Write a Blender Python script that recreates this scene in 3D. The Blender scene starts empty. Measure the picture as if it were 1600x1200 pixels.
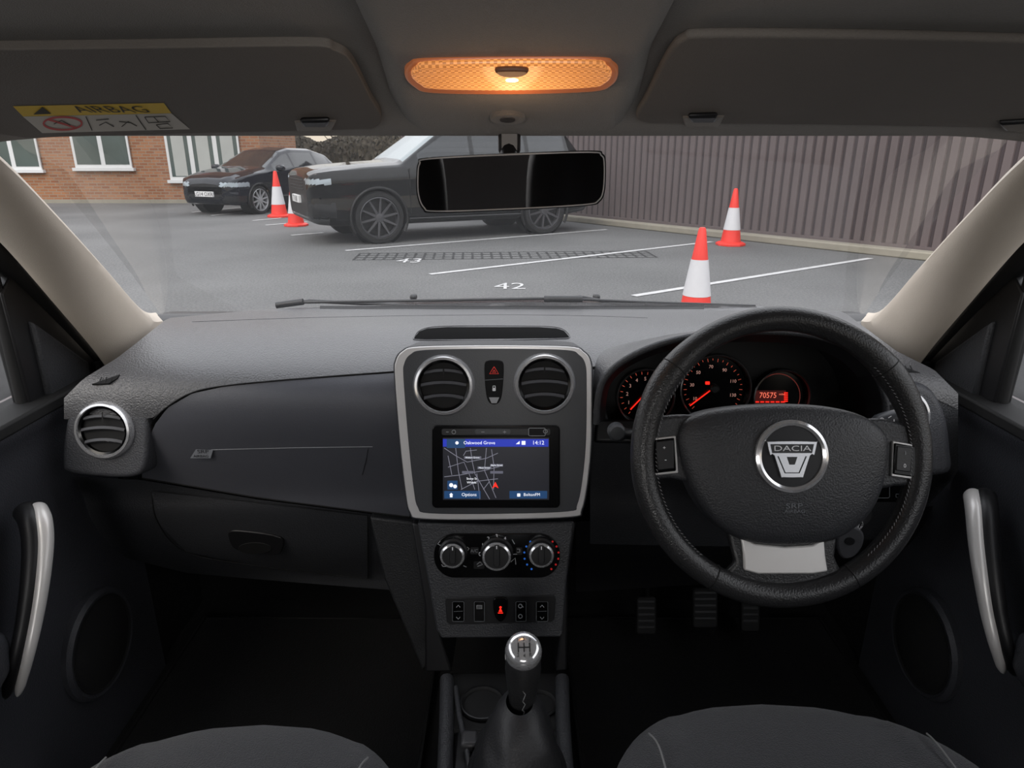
import bpy, math, random
import numpy as np
from mathutils import Vector, Matrix
import bmesh
random.seed(4)
rng=np.random.RandomState(5)
H=1.36; F=1067.0; TH=math.atan(365/1067.0)
CT,ST=math.cos(TH),math.sin(TH)
CAM=Vector((0,0,H))
sc=bpy.context.scene
col=sc.collection
def ray(px,py):
    xc=(px-800)/F; yc=(600-py)/F
    return Vector((xc,CT+yc*ST,-ST+yc*CT))
def atY(px,py,Y):
    r=ray(px,py); return CAM+r*(Y/r.y)
def atX(px,py,X):
    r=ray(px,py); return CAM+r*(X/r.x)
def atZ(px,py,Z=0.0):
    r=ray(px,py); return CAM+r*((Z-H)/r.z)

# ------------------------------------------------------------ materials
def lin(c):
    o=[]
    for v in c[:3]:
        v=v/255.0
        o.append(v/12.92 if v<=.04045 else ((v+.055)/1.055)**2.4)
    return (o[0],o[1],o[2],1)
MATS={}
def M(name,c,rough=.5,metal=0,bump=0,bscale=300,emit=0,coat=0,var=0,vscale=20,spec=.5,sheen=0,detail=2):
    if name in MATS: return MATS[name]
    m=bpy.data.materials.new(name); m.use_nodes=True
    nt=m.node_tree; b=nt.nodes['Principled BSDF']
    C=lin(c)
    b.inputs['Base Color'].default_value=C
    b.inputs['Roughness'].default_value=rough
    b.inputs['Metallic'].default_value=metal
    b.inputs['Specular IOR Level'].default_value=spec
    b.inputs['Coat Weight'].default_value=coat
    b.inputs['Coat Roughness'].default_value=.05
    b.inputs['Sheen Weight'].default_value=sheen
    if emit:
        b.inputs['Emission Color'].default_value=C
        b.inputs['Emission Strength'].default_value=emit
    tc=nt.nodes.new('ShaderNodeTexCoord')
    nz=nt.nodes.new('ShaderNodeTexNoise'); nz.inputs['Scale'].default_value=vscale
    nt.links.new(tc.outputs['Object'],nz.inputs['Vector'])
    mx=nt.nodes.new('ShaderNodeMix'); mx.data_type='RGBA'
    a=var if var else .04
    mx.inputs['A'].default_value=[v*(1-a) for v in C[:3]]+[1]
    mx.inputs['B'].default_value=[min(1,v*(1+a)) for v in C[:3]]+[1]
    nt.links.new(nz.outputs['Fac'],mx.inputs['Factor'])
    nt.links.new(mx.outputs['Result'],b.inputs['Base Color'])
    if bump:
        n2=nt.nodes.new('ShaderNodeTexNoise'); n2.inputs['Scale'].default_value=bscale; n2.inputs['Detail'].default_value=detail
        nt.links.new(tc.outputs['Object'],n2.inputs['Vector'])
        bp=nt.nodes.new('ShaderNodeBump'); bp.inputs['Strength'].default_value=bump; bp.inputs['Distance'].default_value=.002
        nt.links.new(n2.outputs['Fac'],bp.inputs['Height']); nt.links.new(bp.outputs['Normal'],b.inputs['Normal'])
    MATS[name]=m
    return m
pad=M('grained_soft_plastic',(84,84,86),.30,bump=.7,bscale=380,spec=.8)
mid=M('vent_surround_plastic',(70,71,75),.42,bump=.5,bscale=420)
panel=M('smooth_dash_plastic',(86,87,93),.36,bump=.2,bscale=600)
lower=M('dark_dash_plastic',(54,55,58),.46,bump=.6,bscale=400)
blk=M('black_plastic',(24,24,26),.42,bump=.08,bscale=600)
blk2=M('vane_plastic',(56,56,59),.35)
vblk=M('deep_black',(6,6,7),.7)
gblk=M('gloss_black',(7,7,8),.18,spec=.3)
hblk=M('switch_black',(9,9,10),.5,spec=.15)
pfront=M('centre_panel_plastic',(52,54,58),.38,bump=.1,bscale=600)
silver=M('satin_silver_trim',(212,210,209),.32,.3)
silver2=M('brushed_silver_trim',(232,229,226),.33,.25)
chrome=M('chrome',(238,238,240),.14,.75)
bchrome=M('badge_chrome',(176,177,180),.25,.9)
leather=M('black_leather',(42,42,43),.30,bump=.35,bscale=450)
gleath=M('gaiter_leather',(40,40,42),.45,bump=.3,bscale=400)
hubm=M('airbag_cover_plastic',(48,49,52),.42,bump=.5,bscale=450)
white=M('white_print',(225,225,228),.6,emit=.05)
greyp=M('grey_print',(160,162,165),.6)
dgrey=M('dim_print',(105,108,112),.6)
headl=M('headliner_fabric',(112,105,98),.95,bump=.4,bscale=900,sheen=.2)
visorm=M('visor_vinyl',(108,102,96),.85,bump=.3,bscale=700)
pillm=M('pillar_trim_plastic',(202,191,177),.6,bump=.2,bscale=700)
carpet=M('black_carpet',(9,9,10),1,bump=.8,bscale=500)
fabric=M('seat_fabric',(43,44,48),.9,bump=.8,bscale=700,sheen=.2)
fabric2=M('seat_bolster_fabric',(44,45,48),.85,bump=.4,bscale=600,sheen=.2)
stitch=M('light_stitching',(120,120,120),.8)
doorp=M('door_card_plastic',(60,61,66),.42,bump=.5,bscale=420)
rubber=M('rubber_seal',(12,12,13),.7)
red_e=M('red_indicator',(255,40,25),.5,emit=1.0)
orange_e=M('orange_backlight',(225,95,70),.5,emit=.35)
blue_bar=M('display_blue',(28,48,170),.4,emit=.75)
blue_but=M('display_button_blue',(22,62,105),.4,emit=.7)
disp_bg=M('display_background',(26,27,36),.35,emit=.4)
road_m=M('map_road_line',(140,140,155),.5,emit=.5)
disp_w=M('display_text',(235,238,245),.5,emit=.9)
blue_d=M('blue_dot',(40,110,210),.5,emit=.3)
red_d=M('red_dot',(200,30,30),.5,emit=.3)
yellow=M('yellow_label',(214,178,50),.6)
labelw=M('white_label',(188,182,172),.6)
labelr=M('red_label_print',(190,60,60),.6)
conered=M('cone_orange_red',(228,50,36),.5)
conewhite=M('cone_white_sleeve',(205,205,208),.5)
linem=M('road_marking_paint',(190,190,190),.8,var=.35,vscale=12)
rrpaint=M('dark_car_paint',(4,5,6),.08,.0,coat=.25,spec=.35)
aupaint=M('navy_car_paint',(10,15,25),.08,.0,coat=.25,spec=.35)
carglass=M('tinted_car_glass',(20,26,30),.06,0,coat=.6)
rrscreen=M('windscreen_car_glass',(104,118,122),.1,0,coat=.5)
tyre=M('tyre_rubber',(16,16,17),.8)
alloy=M('silver_alloy',(175,177,180),.3,.4)
dalloy=M('dark_alloy',(78,78,81),.3,.4)
lampm=M('headlamp_lens',(150,160,166),.15,.2)
platem=M('number_plate_white',(225,225,225),.5)
kerbm=M('concrete_kerb',(140,135,122),.9,var=.15,vscale=6)
winframe=M('white_window_frame',(205,206,206),.5)
winglass=M('house_window_glass',(72,84,82),.1,var=.3,vscale=1.3)
curtain=M('pale_blind',(165,167,163),.9,var=.1,vscale=3)
hedgem=M('hedge_foliage',(62,55,42),.95,bump=1,bscale=9,var=.7,vscale=9)
barkm=M('tree_bark',(82,72,58),.95,var=.3,vscale=4)
bonnetm=M('bonnet_paint',(60,22,20),.3,.2,coat=1)

def nodes_mat(name):
    m=bpy.data.materials.new(name); m.use_nodes=True
    nt=m.node_tree
    return m,nt,nt.nodes['Principled BSDF'],nt.nodes['Material Output']
def glassmat(name,t,gl,di,dc=(.82,.86,.9,1)):
    m,nt,b,out=nodes_mat(name); nt.nodes.remove(b)
    tr=nt.nodes.new('ShaderNodeBsdfTransparent'); tr.inputs[0].default_value=(t,t,t,1)
    g=nt.nodes.new('ShaderNodeBsdfGlossy'); g.inputs['Roughness'].default_value=.02
    d=nt.nodes.new('ShaderNodeBsdfDiffuse'); d.inputs[0].default_value=dc
    m1=nt.nodes.new('ShaderNodeMixShader'); m1.inputs[0].default_value=gl
    m2=nt.nodes.new('ShaderNodeMixShader')
    tc=nt.nodes.new('ShaderNodeTexCoord'); nz=nt.nodes.new('ShaderNodeTexNoise'); nz.inputs['Scale'].default_value=5; nz.inputs['Detail'].default_value=5
    mr=nt.nodes.new('ShaderNodeMapRange'); mr.inputs['To Min'].default_value=di*.5; mr.inputs['To Max'].default_value=di*1.5
    nt.links.new(tc.outputs['Object'],nz.inputs['Vector']); nt.links.new(nz.outputs['Fac'],mr.inputs['Value']); nt.links.new(mr.outputs[0],m2.inputs[0])
    nt.links.new(tr.outputs[0],m1.inputs[1]); nt.links.new(g.outputs[0],m1.inputs[2])
    nt.links.new(m1.outputs[0],m2.inputs[1]); nt.links.new(d.outputs[0],m2.inputs[2])
    nt.links.new(m2.outputs[0],out.inputs[0]); return m
wsm=glassmat('windscreen_glass',.96,.10,.065)
sgm=glassmat('side_window_glass',.85,.05,.02)
asph,nt,b,_=nodes_mat('asphalt')
tc=nt.nodes.new('ShaderNodeTexCoord')
n1=nt.nodes.new('ShaderNodeTexNoise'); n1.inputs['Scale'].default_value=.5; n1.inputs['Detail'].default_value=5
n2=nt.nodes.new('ShaderNodeTexNoise'); n2.inputs['Scale'].default_value=40; n2.inputs['Detail'].default_value=4; n2.inputs['Roughness'].default_value=.85
mm=nt.nodes.new('ShaderNodeMath'); mm.operation='MULTIPLY_ADD'; mm.inputs[1].default_value=.35
cr_=nt.nodes.new('ShaderNodeValToRGB'); cr_.color_ramp.elements[0].position=.40; cr_.color_ramp.elements[0].color=lin((40,41,42)); cr_.color_ramp.elements[1].position=.95; cr_.color_ramp.elements[1].color=lin((128,128,127))
for n in (n1,n2): nt.links.new(tc.outputs['Object'],n.inputs['Vector'])
nt.links.new(n1.outputs['Fac'],mm.inputs[0]); nt.links.new(n2.outputs['Fac'],mm.inputs[2]); nt.links.new(mm.outputs[0],cr_.inputs[0])
nt.links.new(cr_.outputs[0],b.inputs['Base Color']); b.inputs['Roughness'].default_value=.8
bp=nt.nodes.new('ShaderNodeBump'); bp.inputs['Strength'].default_value=.6; bp.inputs['Distance'].default_value=.01
nt.links.new(n2.outputs['Fac'],bp.inputs['Height']); nt.links.new(bp.outputs[0],b.inputs['Normal'])
brick,nt,b,_=nodes_mat('red_brickwork')
tc=nt.nodes.new('ShaderNodeTexCoord'); sp=nt.nodes.new('ShaderNodeSeparateXYZ'); cb=nt.nodes.new('ShaderNodeCombineXYZ')
ad=nt.nodes.new('ShaderNodeMath'); ad.operation='ADD'
nt.links.new(tc.outputs['Object'],sp.inputs[0]); nt.links.new(sp.outputs[0],ad.inputs[0]); nt.links.new(sp.outputs[1],ad.inputs[1])
nt.links.new(ad.outputs[0],cb.inputs[0]); nt.links.new(sp.outputs[2],cb.inputs[1])
bt=nt.nodes.new('ShaderNodeTexBrick'); bt.inputs['Scale'].default_value=1; bt.inputs['Brick Width'].default_value=.225; bt.inputs['Row Height'].default_value=.075
bt.inputs['Mortar Size'].default_value=.01; bt.inputs['Color1'].default_value=lin((156,108,76)); bt.inputs['Color2'].default_value=lin((132,84,58)); bt.inputs['Mortar'].default_value=lin((140,125,108))
nt.links.new(cb.outputs[0],bt.inputs['Vector']); nt.links.new(bt.outputs['Color'],b.inputs['Base Color']); b.inputs['Roughness'].default_value=.9
redbrick=M('red_brick_band',(134,60,44),.9,var=.2,vscale=8)
fencem=M('grey_brown_fence_steel',(94,84,84),.6,var=.12,vscale=2)
lens,nt,b,_=nodes_mat('amber_lit_lens')
tc=nt.nodes.new('ShaderNodeTexCoord'); vsub=nt.nodes.new('ShaderNodeVectorMath'); vsub.operation='DISTANCE'
LC=Vector((0,.67,H+.058)); vsub.inputs[1].default_value=LC
nt.links.new(tc.outputs['Object'],vsub.inputs[0])
rp=nt.nodes.new('ShaderNodeValToRGB'); mr=nt.nodes.new('ShaderNodeMapRange'); mr.inputs['From Max'].default_value=.11
nt.links.new(vsub.outputs['Value'],mr.inputs['Value']); nt.links.new(mr.outputs[0],rp.inputs[0])
e=rp.color_ramp.elements; e[0].position=.04; e[0].color=(1,.78,.36,1); e[1].position=1; e[1].color=(.40,.15,.05,1)
x=e.new(.2); x.color=(1,.42,.11,1)
x=e.new(.6); x.color=(.70,.25,.06,1)
ck=nt.nodes.new('ShaderNodeTexChecker'); ck.inputs['Scale'].default_value=330; ck.inputs['Color1'].default_value=(1.15,1.15,1.15,1); ck.inputs['Color2'].default_value=(.6,.52,.45,1)
nt.links.new(tc.outputs['Object'],ck.inputs['Vector'])
mu=nt.nodes.new('ShaderNodeMix'); mu.data_type='RGBA'; mu.blend_type='MULTIPLY'; mu.inputs['Factor'].default_value=1
nt.links.new(rp.outputs[0],mu.inputs['A']); nt.links.new(ck.outputs[0],mu.inputs['B'])
nt.links.new(mu.outputs['Result'],b.inputs['Emission Color']); b.inputs['Emission Strength'].default_value=1.0
b.inputs['Base Color'].default_value=(.4,.2,.08,1); b.inputs['Roughness'].default_value=.3
lensrim=M('lamp_lens_frame',(186,108,66),.35,emit=.22)
bulb=M('lamp_bulb_glow',(255,225,170),.4,emit=6)
spk=M('speaker_mesh',(24,24,25),.6,bump=1,bscale=1500)
mirr=M('mirror_glass',(170,170,172),.02,1)

# ------------------------------------------------------------ builders
def mk(name,vs,fs,m,parent=None,smooth=True,bevel=0,solid=0,label=None,seg=2,recalc=True,ang=38):
    me=bpy.data.meshes.new(name)
    me.from_pydata([tuple(v) for v in vs],[],[tuple(f) for f in fs])
    if recalc:
        bm=bmesh.new(); bm.from_mesh(me); bmesh.ops.recalc_face_normals(bm,faces=bm.faces); bm.to_mesh(me); bm.free()
    if smooth:
        me.polygons.foreach_set('use_smooth',[True]*len(me.polygons))
        me.set_sharp_from_angle(angle=math.radians(ang))
    me.materials.append(m)
    ob=bpy.data.objects.new(name,me); col.objects.link(ob)
    if solid:
        s=ob.modifiers.new('s','SOLIDIFY'); s.thickness=abs(solid); s.offset=-1 if solid>0 else 1
    if bevel:
        bv=ob.modifiers.new('b','BEVEL'); bv.width=bevel; bv.segments=seg; bv.limit_method='ANGLE'; bv.angle_limit=math.radians(35)
    if parent is not None:
        ob.parent=parent; ob.matrix_parent_inverse=Matrix.Translation(-Vector(parent.location))
    if label: ob['label']=label
    return ob
def top(name,label,cat,loc=(0,0,0),group=None,kind=None):
    e=bpy.data.objects.new(name,None); e.location=loc; e.empty_display_size=.05; col.objects.link(e)
    e['label']=label; e['category']=cat
    if group: e['group']=group
    if kind: e['kind']=kind
    return e
def tag(o,label,cat=None,kind=None,group=None):
    o['label']=label
    if cat: o['category']=cat
    if kind: o['kind']=kind
    if group: o['group']=group
    return o
class Fr:
    def __init__(s,o,n):
        s.o=Vector(o); s.n=Vector(n).normalized()
        s.u=Vector((0,0,1)).cross(s.n).normalized(); s.v=s.n.cross(s.u)
    def w(s,a,b,c=0): return s.o+s.u*a+s.v*b+s.n*c
    def hit(s,px,py,c=0):
        r=ray(px,py); t=(s.o+s.n*c-CAM).dot(s.n)/r.dot(s.n); P=CAM+r*t-s.o
        return P.dot(s.u),P.dot(s.v)
    def k(s,px,py):
        a=s.hit(px,py);b=s.hit(px+1,py+1); return math.hypot(a[0]-b[0],a[1]-b[1])/1.41421
    def h(s,px,py,c=0):
        a,b=s.hit(px,py,c); return s.w(a,b,c)
def tilt(px,py,Y,deg,yaw=0):
    t=math.radians(deg);y=math.radians(yaw)
    return Fr(atY(px,py,Y),(math.sin(y)*math.cos(t),-math.cos(y)*math.cos(t),math.sin(t)))
def cr(pts,n=6,closed=False):
    P=[Vector(p) for p in pts]; out=[]; N=len(P)
    rngN=N if closed else N-1
    for i in range(rngN):
        if closed: p0,p1,p2,p3=P[(i-1)%N],P[i],P[(i+1)%N],P[(i+2)%N]
        else: p0,p1,p2,p3=P[max(i-1,0)],P[i],P[i+1],P[min(i+2,N-1)]
        for j in range(n):
            t=j/n
            out.append(.5*((2*p1)+(p2-p0)*t+(2*p0-5*p1+4*p2-p3)*t*t+(3*p1-p0-3*p2+p3)*t**3))
    if not closed: out.append(P[-1])
    return out
def cr2(pts,n=5,closed=True): return [(p[0],p[1]) for p in cr([(a[0],a[1],0) for a in pts],n,closed)]
def rrect(x0,y0,x1,y1,r,n=5):
    o=[]
    for cx,cy,a0 in ((x1-r,y1-r,0),(x0+r,y1-r,90),(x0+r,y0+r,180),(x1-r,y0+r,270)):
        for i in range(n+1):
            a=math.radians(a0+90*i/n); o.append((cx+r*math.cos(a),cy+r*math.sin(a)))
    return o
def ell(cx,cy,rx,ry,n=40,a0=0,a1=360):
    return [(cx+rx*math.cos(math.radians(a0+(a1-a0)*i/n)),cy+ry*math.sin(math.radians(a0+(a1-a0)*i/n))) for i in range(n if a1-a0==360 else n+1)]
def plate(name,fr,pts,c0,c1,m,parent=None,bevel=0,label=None,seg=2,scale_back=1):
    ab=[fr.hit(p[0],p[1],c1) for p in pts]; n=len(ab)
    ca=sum(a for a,b in ab)/n; cb_=sum(b for a,b in ab)/n
    vs=[fr.w(a,b,c1) for a,b in ab]+[fr.w(ca+(a-ca)*scale_back,cb_+(b-cb_)*scale_back,c0) for a,b in ab]
    fs=[tuple(range(n)),tuple(range(2*n-1,n-1,-1))]+[(i,(i+1)%n,n+(i+1)%n,n+i) for i in range(n)]
    return mk(name,vs,fs,m,parent,bevel=bevel,label=label,seg=seg)
def flat(name,fr,polys,c,m,parent=None,label=None):
    vs=[];fs=[]
    for pts in polys:
        b0=len(vs); vs+= [fr.h(p[0],p[1],c) for p in pts]; fs.append(tuple(range(b0,b0+len(pts))))
    return mk(name,vs,fs,m,parent,smooth=False,label=label)
def lines(name,fr,polylines,wpx,c,m,parent=None,label=None):
    vs=[];fs=[]
    for pl in polylines:
        pl=[Vector((p[0],p[1])) for p in pl]
        b0=len(vs)
        for i,p in enumerate(pl):
            d=(pl[min(i+1,len(pl)-1)]-pl[max(i-1,0)])
            if d.length==0: d=Vector((1,0))
            d.normalize(); nn=Vector((-d.y,d.x))*wpx*.5
            vs.append(fr.h(*(p+nn),c)); vs.append(fr.h(*(p-nn),c))
        for i in range(len(pl)-1):
            fs.append((b0+2*i,b0+2*i+1,b0+2*i+3,b0+2*i+2))
    return mk(name,vs,fs,m,parent,smooth=False,label=label)
def clean(ob):
    bm=bmesh.new(); bm.from_mesh(ob.data); bmesh.ops.remove_doubles(bm,verts=bm.verts,dist=1e-6)
    bmesh.ops.recalc_face_normals(bm,faces=bm.faces); bm.to_mesh(ob.data); bm.free(); return ob
def lathe(name,fr,px,py,prof,m,parent=None,seg=48,label=None,c=0,units='px',ctr=None):
    a0,b0=ctr if ctr else fr.hit(px,py,c)
    k=fr.k(px,py) if units=='px' else 1
    vs=[];fs=[];n=len(prof)
    for i in range(seg):
        t=2*math.pi*i/seg
        for r,z in prof: vs.append(fr.w(a0+r*k*math.cos(t),b0+r*k*math.sin(t),z))
    for i in range(seg):
        j=(i+1)%seg
        for q in range(n-1): fs.append((i*n+q,j*n+q,j*n+q+1,i*n+q+1))
    return clean(mk(name,vs,fs,m,parent,label=label))
def tube(name,pts,r,m,parent=None,closed=False,seg=12,label=None,flatten=None):
    P=[Vector(p) for p in pts]; N=len(P); vs=[];fs=[]
    up=Vector((0,0,1)); prev=None
    for i,p in enumerate(P):
        if closed: d=P[(i+1)%N]-P[(i-1)%N]
        else: d=P[min(i+1,N-1)]-P[max(i-1,0)]
        d.normalize()
        if prev is None:
            s=d.cross(up)
            if s.length<.1: s=d.cross(Vector((1,0,0)))
        else: s=prev-d*prev.dot(d)
        s.normalize(); prev=s; q=d.cross(s)
        rr=r[min(i,len(r)-1)] if isinstance(r,(list,tuple)) else r
        for j in range(seg):
            t=2*math.pi*j/seg
            vs.append(p+s*rr*math.cos(t)+q*rr*math.sin(t)*(flatten or 1))
    for i in range(N if closed else N-1):
        k=(i+1)%N
        for j in range(seg): fs.append((i*seg+j,k*seg+j,k*seg+(j+1)%seg,i*seg+(j+1)%seg))
    if not closed:
        fs.append(tuple(range(seg))); fs.append(tuple(range((N-1)*seg,N*seg)))
    return mk(name,vs,fs,m,parent,label=label,ang=60)
def grid(name,rows,m,parent=None,solid=0,label=None,closed=False,caps=False,ang=38):
    n=len(rows[0]); vs=[p for r in rows for p in r]; fs=[]
    for i in range(len(rows)-1):
        for j in range(n if closed else n-1):
            k=(j+1)%n; fs.append((i*n+j,i*n+k,(i+1)*n+k,(i+1)*n+j))
    if caps: fs.append(tuple(range(n))); fs.append(tuple(range((len(rows)-1)*n,len(rows)*n)))
    return mk(name,vs,fs,m,parent,solid=solid,label=label,ang=ang)
def textmesh(body,size,res=3):
    cu=bpy.data.curves.new('t','FONT'); cu.body=body; cu.align_x='CENTER'; cu.align_y='CENTER'; cu.size=size; cu.resolution_u=res
    o=bpy.data.objects.new('t',cu); col.objects.link(o); bpy.context.view_layer.update()
    me=bpy.data.meshes.new_from_object(o.evaluated_get(bpy.context.evaluated_depsgraph_get()))
    V=[tuple(v.co) for v in me.vertices]; Fc=[tuple(p.vertices) for p in me.polygons]
    bpy.data.objects.remove(o); bpy.data.meshes.remove(me); bpy.data.curves.remove(cu)
    return V,Fc
def txt(body,fr,px,py,hpx,m,parent,c=.001,name='lettering',sx=1,label=None):
    V,Fc=textmesh(body,hpx/.7)
    a,b=fr.hit(px,py,c); a1,b1=fr.hit(px+1,py,c); a2,b2=fr.hit(px,py+1,c)
    kx=abs(a1-a); ky=abs(b2-b)
    return mk(name,[fr.w(a+x*sx*kx,b+y*ky,c) for x,y,z in V],Fc,m,parent,smooth=False,label=label)
def boxw(name,lo,hi,m,parent=None,bevel=0,label=None):
    x0,y0,z0=lo;x1,y1,z1=hi
    vs=[(x0,y0,z0),(x1,y0,z0),(x1,y1,z0),(x0,y1,z0),(x0,y0,z1),(x1,y0,z1),(x1,y1,z1),(x0,y1,z1)]
    fs=[(0,3,2,1),(4,5,6,7),(0,1,5,4),(1,2,6,5),(2,3,7,6),(3,0,4,7)]
    return mk(name,vs,fs,m,parent,bevel=bevel,label=label)
def interp(tbl,x):
    return float(np.interp(x,[t[0] for t in tbl],[t[1] for t in tbl]))
def sell(name,c,s,m,parent,e=.35,nu=40,nv=24,fn=None,label=None):
    def sp(v,p): return math.copysign(abs(v)**p,v)
    rows=[]
    for i in range(nv+1):
        ph=-math.pi/2+math.pi*i/nv; r=[]
        for j in range(nu):
            t=2*math.pi*j/nu
            p=Vector((s[0]*sp(math.cos(ph),e)*sp(math.cos(t),e),s[1]*sp(math.cos(ph),e)*sp(math.sin(t),e),s[2]*sp(math.sin(ph),e)))
            if fn: p=fn(p)
            r.append(Vector(c)+p)
        rows.append(r)
    return clean(grid(name,rows,m,parent,closed=True,label=label,ang=60))

# ------------------------------------------------------------ profile surfaces
def mkprof(pts,n=12):
    P=cr([(y,z,0) for y,z in pts],n)
    A=np.array([(p[0],p[1]) for p in P]); s=A[:,1]/A[:,0]
    o=np.argsort(s); return A[o],s[o]
def surf(prof):
    A,s=prof
    def f(px,py,off=0):
        r=ray(px,py); sl=r.z/r.y
        Y=float(np.interp(sl,s,A[:,0])); P=r*(Y/r.y)
        return CAM+P*(1-off/P.length)
    return f
D=surf(mkprof([(1.42,-.315),(1.32,-.307),(1.18,-.300),(1.07,-.315),(1.015,-.345),(1.0,-.40),(1.015,-.47),(1.045,-.555),(1.05,-.60),(1.09,-.70),(1.16,-.80)]))
R=surf(mkprof([(.86,.014),(.80,.030),(.70,.050),(.64,.070),(.52,.088),(.40,.098),(.30,.10)]))
def strip(name,S,x0,x1,tf,bf,nx,ny,off,m,parent,solid=0,label=None):
    rows=[]
    for j in range(ny+1):
        r=[]
        for i in range(nx+1):
            px=x0+(x1-x0)*i/nx; a=tf(px); b=bf(px); r.append(S(px,a+(b-a)*j/ny,off))
        rows.append(r)
    return grid(name,rows,m,parent,solid=solid,label=label)
T=lambda tbl:(lambda x:interp(tbl,x))

# ============================================================ DASHBOARD
dash=top('dashboard','dark grey grained plastic car dashboard below the windscreen','dashboard',(0,1.05,H-.6))
strip('upper_pad',D,100,1497,T([(100,622),(130,592),(185,558),(262,497),(400,484),(600,476),(800,472),(1000,473),(1150,477),(1318,487),(1400,548),(1460,578),(1497,615)]),
      T([(100,655),(222,655),(240,652),(262,634),(300,613),(350,602),(450,592),(620,580),(925,573),(985,562),(1020,530),(1340,530),(1385,585),(1497,640)]),160,24,0,pad,dash)
strip('airbag_panel',D,222,640,T([(222,742),(228,700),(240,666),(262,637),(300,615),(350,604),(450,594),(640,581)]),T([(222,747),(400,777),(640,808)]),60,20,-.001,panel,dash)
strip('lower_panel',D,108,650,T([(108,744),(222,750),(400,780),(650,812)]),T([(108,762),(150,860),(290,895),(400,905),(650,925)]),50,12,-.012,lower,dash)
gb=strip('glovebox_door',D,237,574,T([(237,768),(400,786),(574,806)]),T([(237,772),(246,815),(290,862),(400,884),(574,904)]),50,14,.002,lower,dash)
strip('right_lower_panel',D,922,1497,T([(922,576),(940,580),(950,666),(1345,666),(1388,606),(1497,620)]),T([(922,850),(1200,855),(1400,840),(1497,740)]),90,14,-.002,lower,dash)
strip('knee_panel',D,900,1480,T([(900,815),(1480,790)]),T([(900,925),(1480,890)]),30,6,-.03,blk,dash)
def dl(name,pts,r,m,parent,off=.0002,n=8): return tube(name,[D(p[0],p[1],off) for p in cr([(a,b,0) for a,b in pts],n)],r,m,parent,seg=6)
dl('seam',[(240,655),(262,635),(300,613.5),(350,603),(450,593),(618,580.5)],.0012,vblk,dash)
dl('seam',[(222,747),(300,760),(400,777),(520,793),(640,808)],.0011,vblk,dash)
dl('seam',[(237,768),(246,815),(290,862),(400,884),(574,904)],.0010,vblk,dash)
dl('seam',[(574,806),(575,850),(575,904)],.0010,vblk,dash)
dl('seam',[(926,574),(960,568),(990,560)],.0010,vblk,dash)
dl('seam',[(300,503),(500,496),(770,492),(930,494),(1012,497)],.0006,lower,dash)
dl('trim_line',[(330,703),(450,700),(582,698)],.0006,greyp,dash)
dl('seam',[(575,702),(572,720),(566,742)],.0005,blk,dash)
AF=Fr(D(318,709),(0,-1,0.02))
flat('airbag_emblem',AF,[[(306,702),(333,703),(329,716),(297,716)]],.004,M('emblem_grey',(122,125,130),.6),dash)
txt('SRP',AF,317,706,5.5,blk,dash,.0048,sx=1.5); txt('AIRBAG',AF,314,713,4,blk,dash,.0048,sx=1.2)
GF=Fr(D(398,848,.004),(0,-.95,-.2))
gh=plate('handle',GF,cr2([(357,832),(380,830),(438,840),(440,862),(425,868),(375,862),(360,850)],4),-.004,.006,blk,gb,bevel=.002,label='recessed black pull handle')
plate('handle_recess',GF,ell(398,857,26,9),.006,.0075,vblk,gb,bevel=.0005)
strip('storage_tray',D,647,889,T([(647,528),(655,518),(668,513),(700,511),(840,511),(870,513),(882,517),(889,526)]),T([(647,529),(665,530),(870,528),(889,527)]),60,4,.0012,M('tray_black',(4,4,5),.9,spec=.1),dash)
dl('tray_lip',[(646,530),(652,519),(668,512),(700,509.5),(770,509),(840,509.5),(870,511.5),(884,517),(890,527),(870,529.5),(770,531.5),(665,531.5),(646,530)],.0010,pad,dash,off=.001,n=4)
for cx,cy,s in ((163,592,1),(1418,574,-1)):
    f=Fr(D(cx,cy,.001),(0,-.6,.8))
    pts=[(cx-20*s,cy+8),(cx+24*s,cy-7),(cx+20*s,cy-1),(cx+6*s,cy+7)]
    o=plate('defroster_vent',f,pts,-.002,.0015,vblk,dash)
    lines('vent_ribs',f,[[(cx-8*s+i*8*s,cy+6),(cx-4*s+i*8*s,cy-3)] for i in range(3)],2,.002,blk,o)
DG=strip('windscreen_defroster_grille',D,500,1100,lambda x:478,lambda x:483,20,1,.002,vblk,dash)
lf=tilt(160,673,.995,13,0); rf=tilt(1405,655,.99,13,0)
plate('vent_pod',lf,cr2([(96,722),(99,680),(108,640),(128,615),(165,605),(203,614),(228,642),(231,680),(225,732),(203,746),(150,745),(104,738)],5),-.05,0,mid,dash,bevel=.018,seg=8)
plate('vent_pod',rf,cr2([(1350,690),(1352,650),(1372,612),(1410,595),(1455,605),(1480,645),(1489,700),(1486,740),(1420,745),(1355,738)],5),-.05,0,mid,dash,bevel=.016,seg=8)
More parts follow.
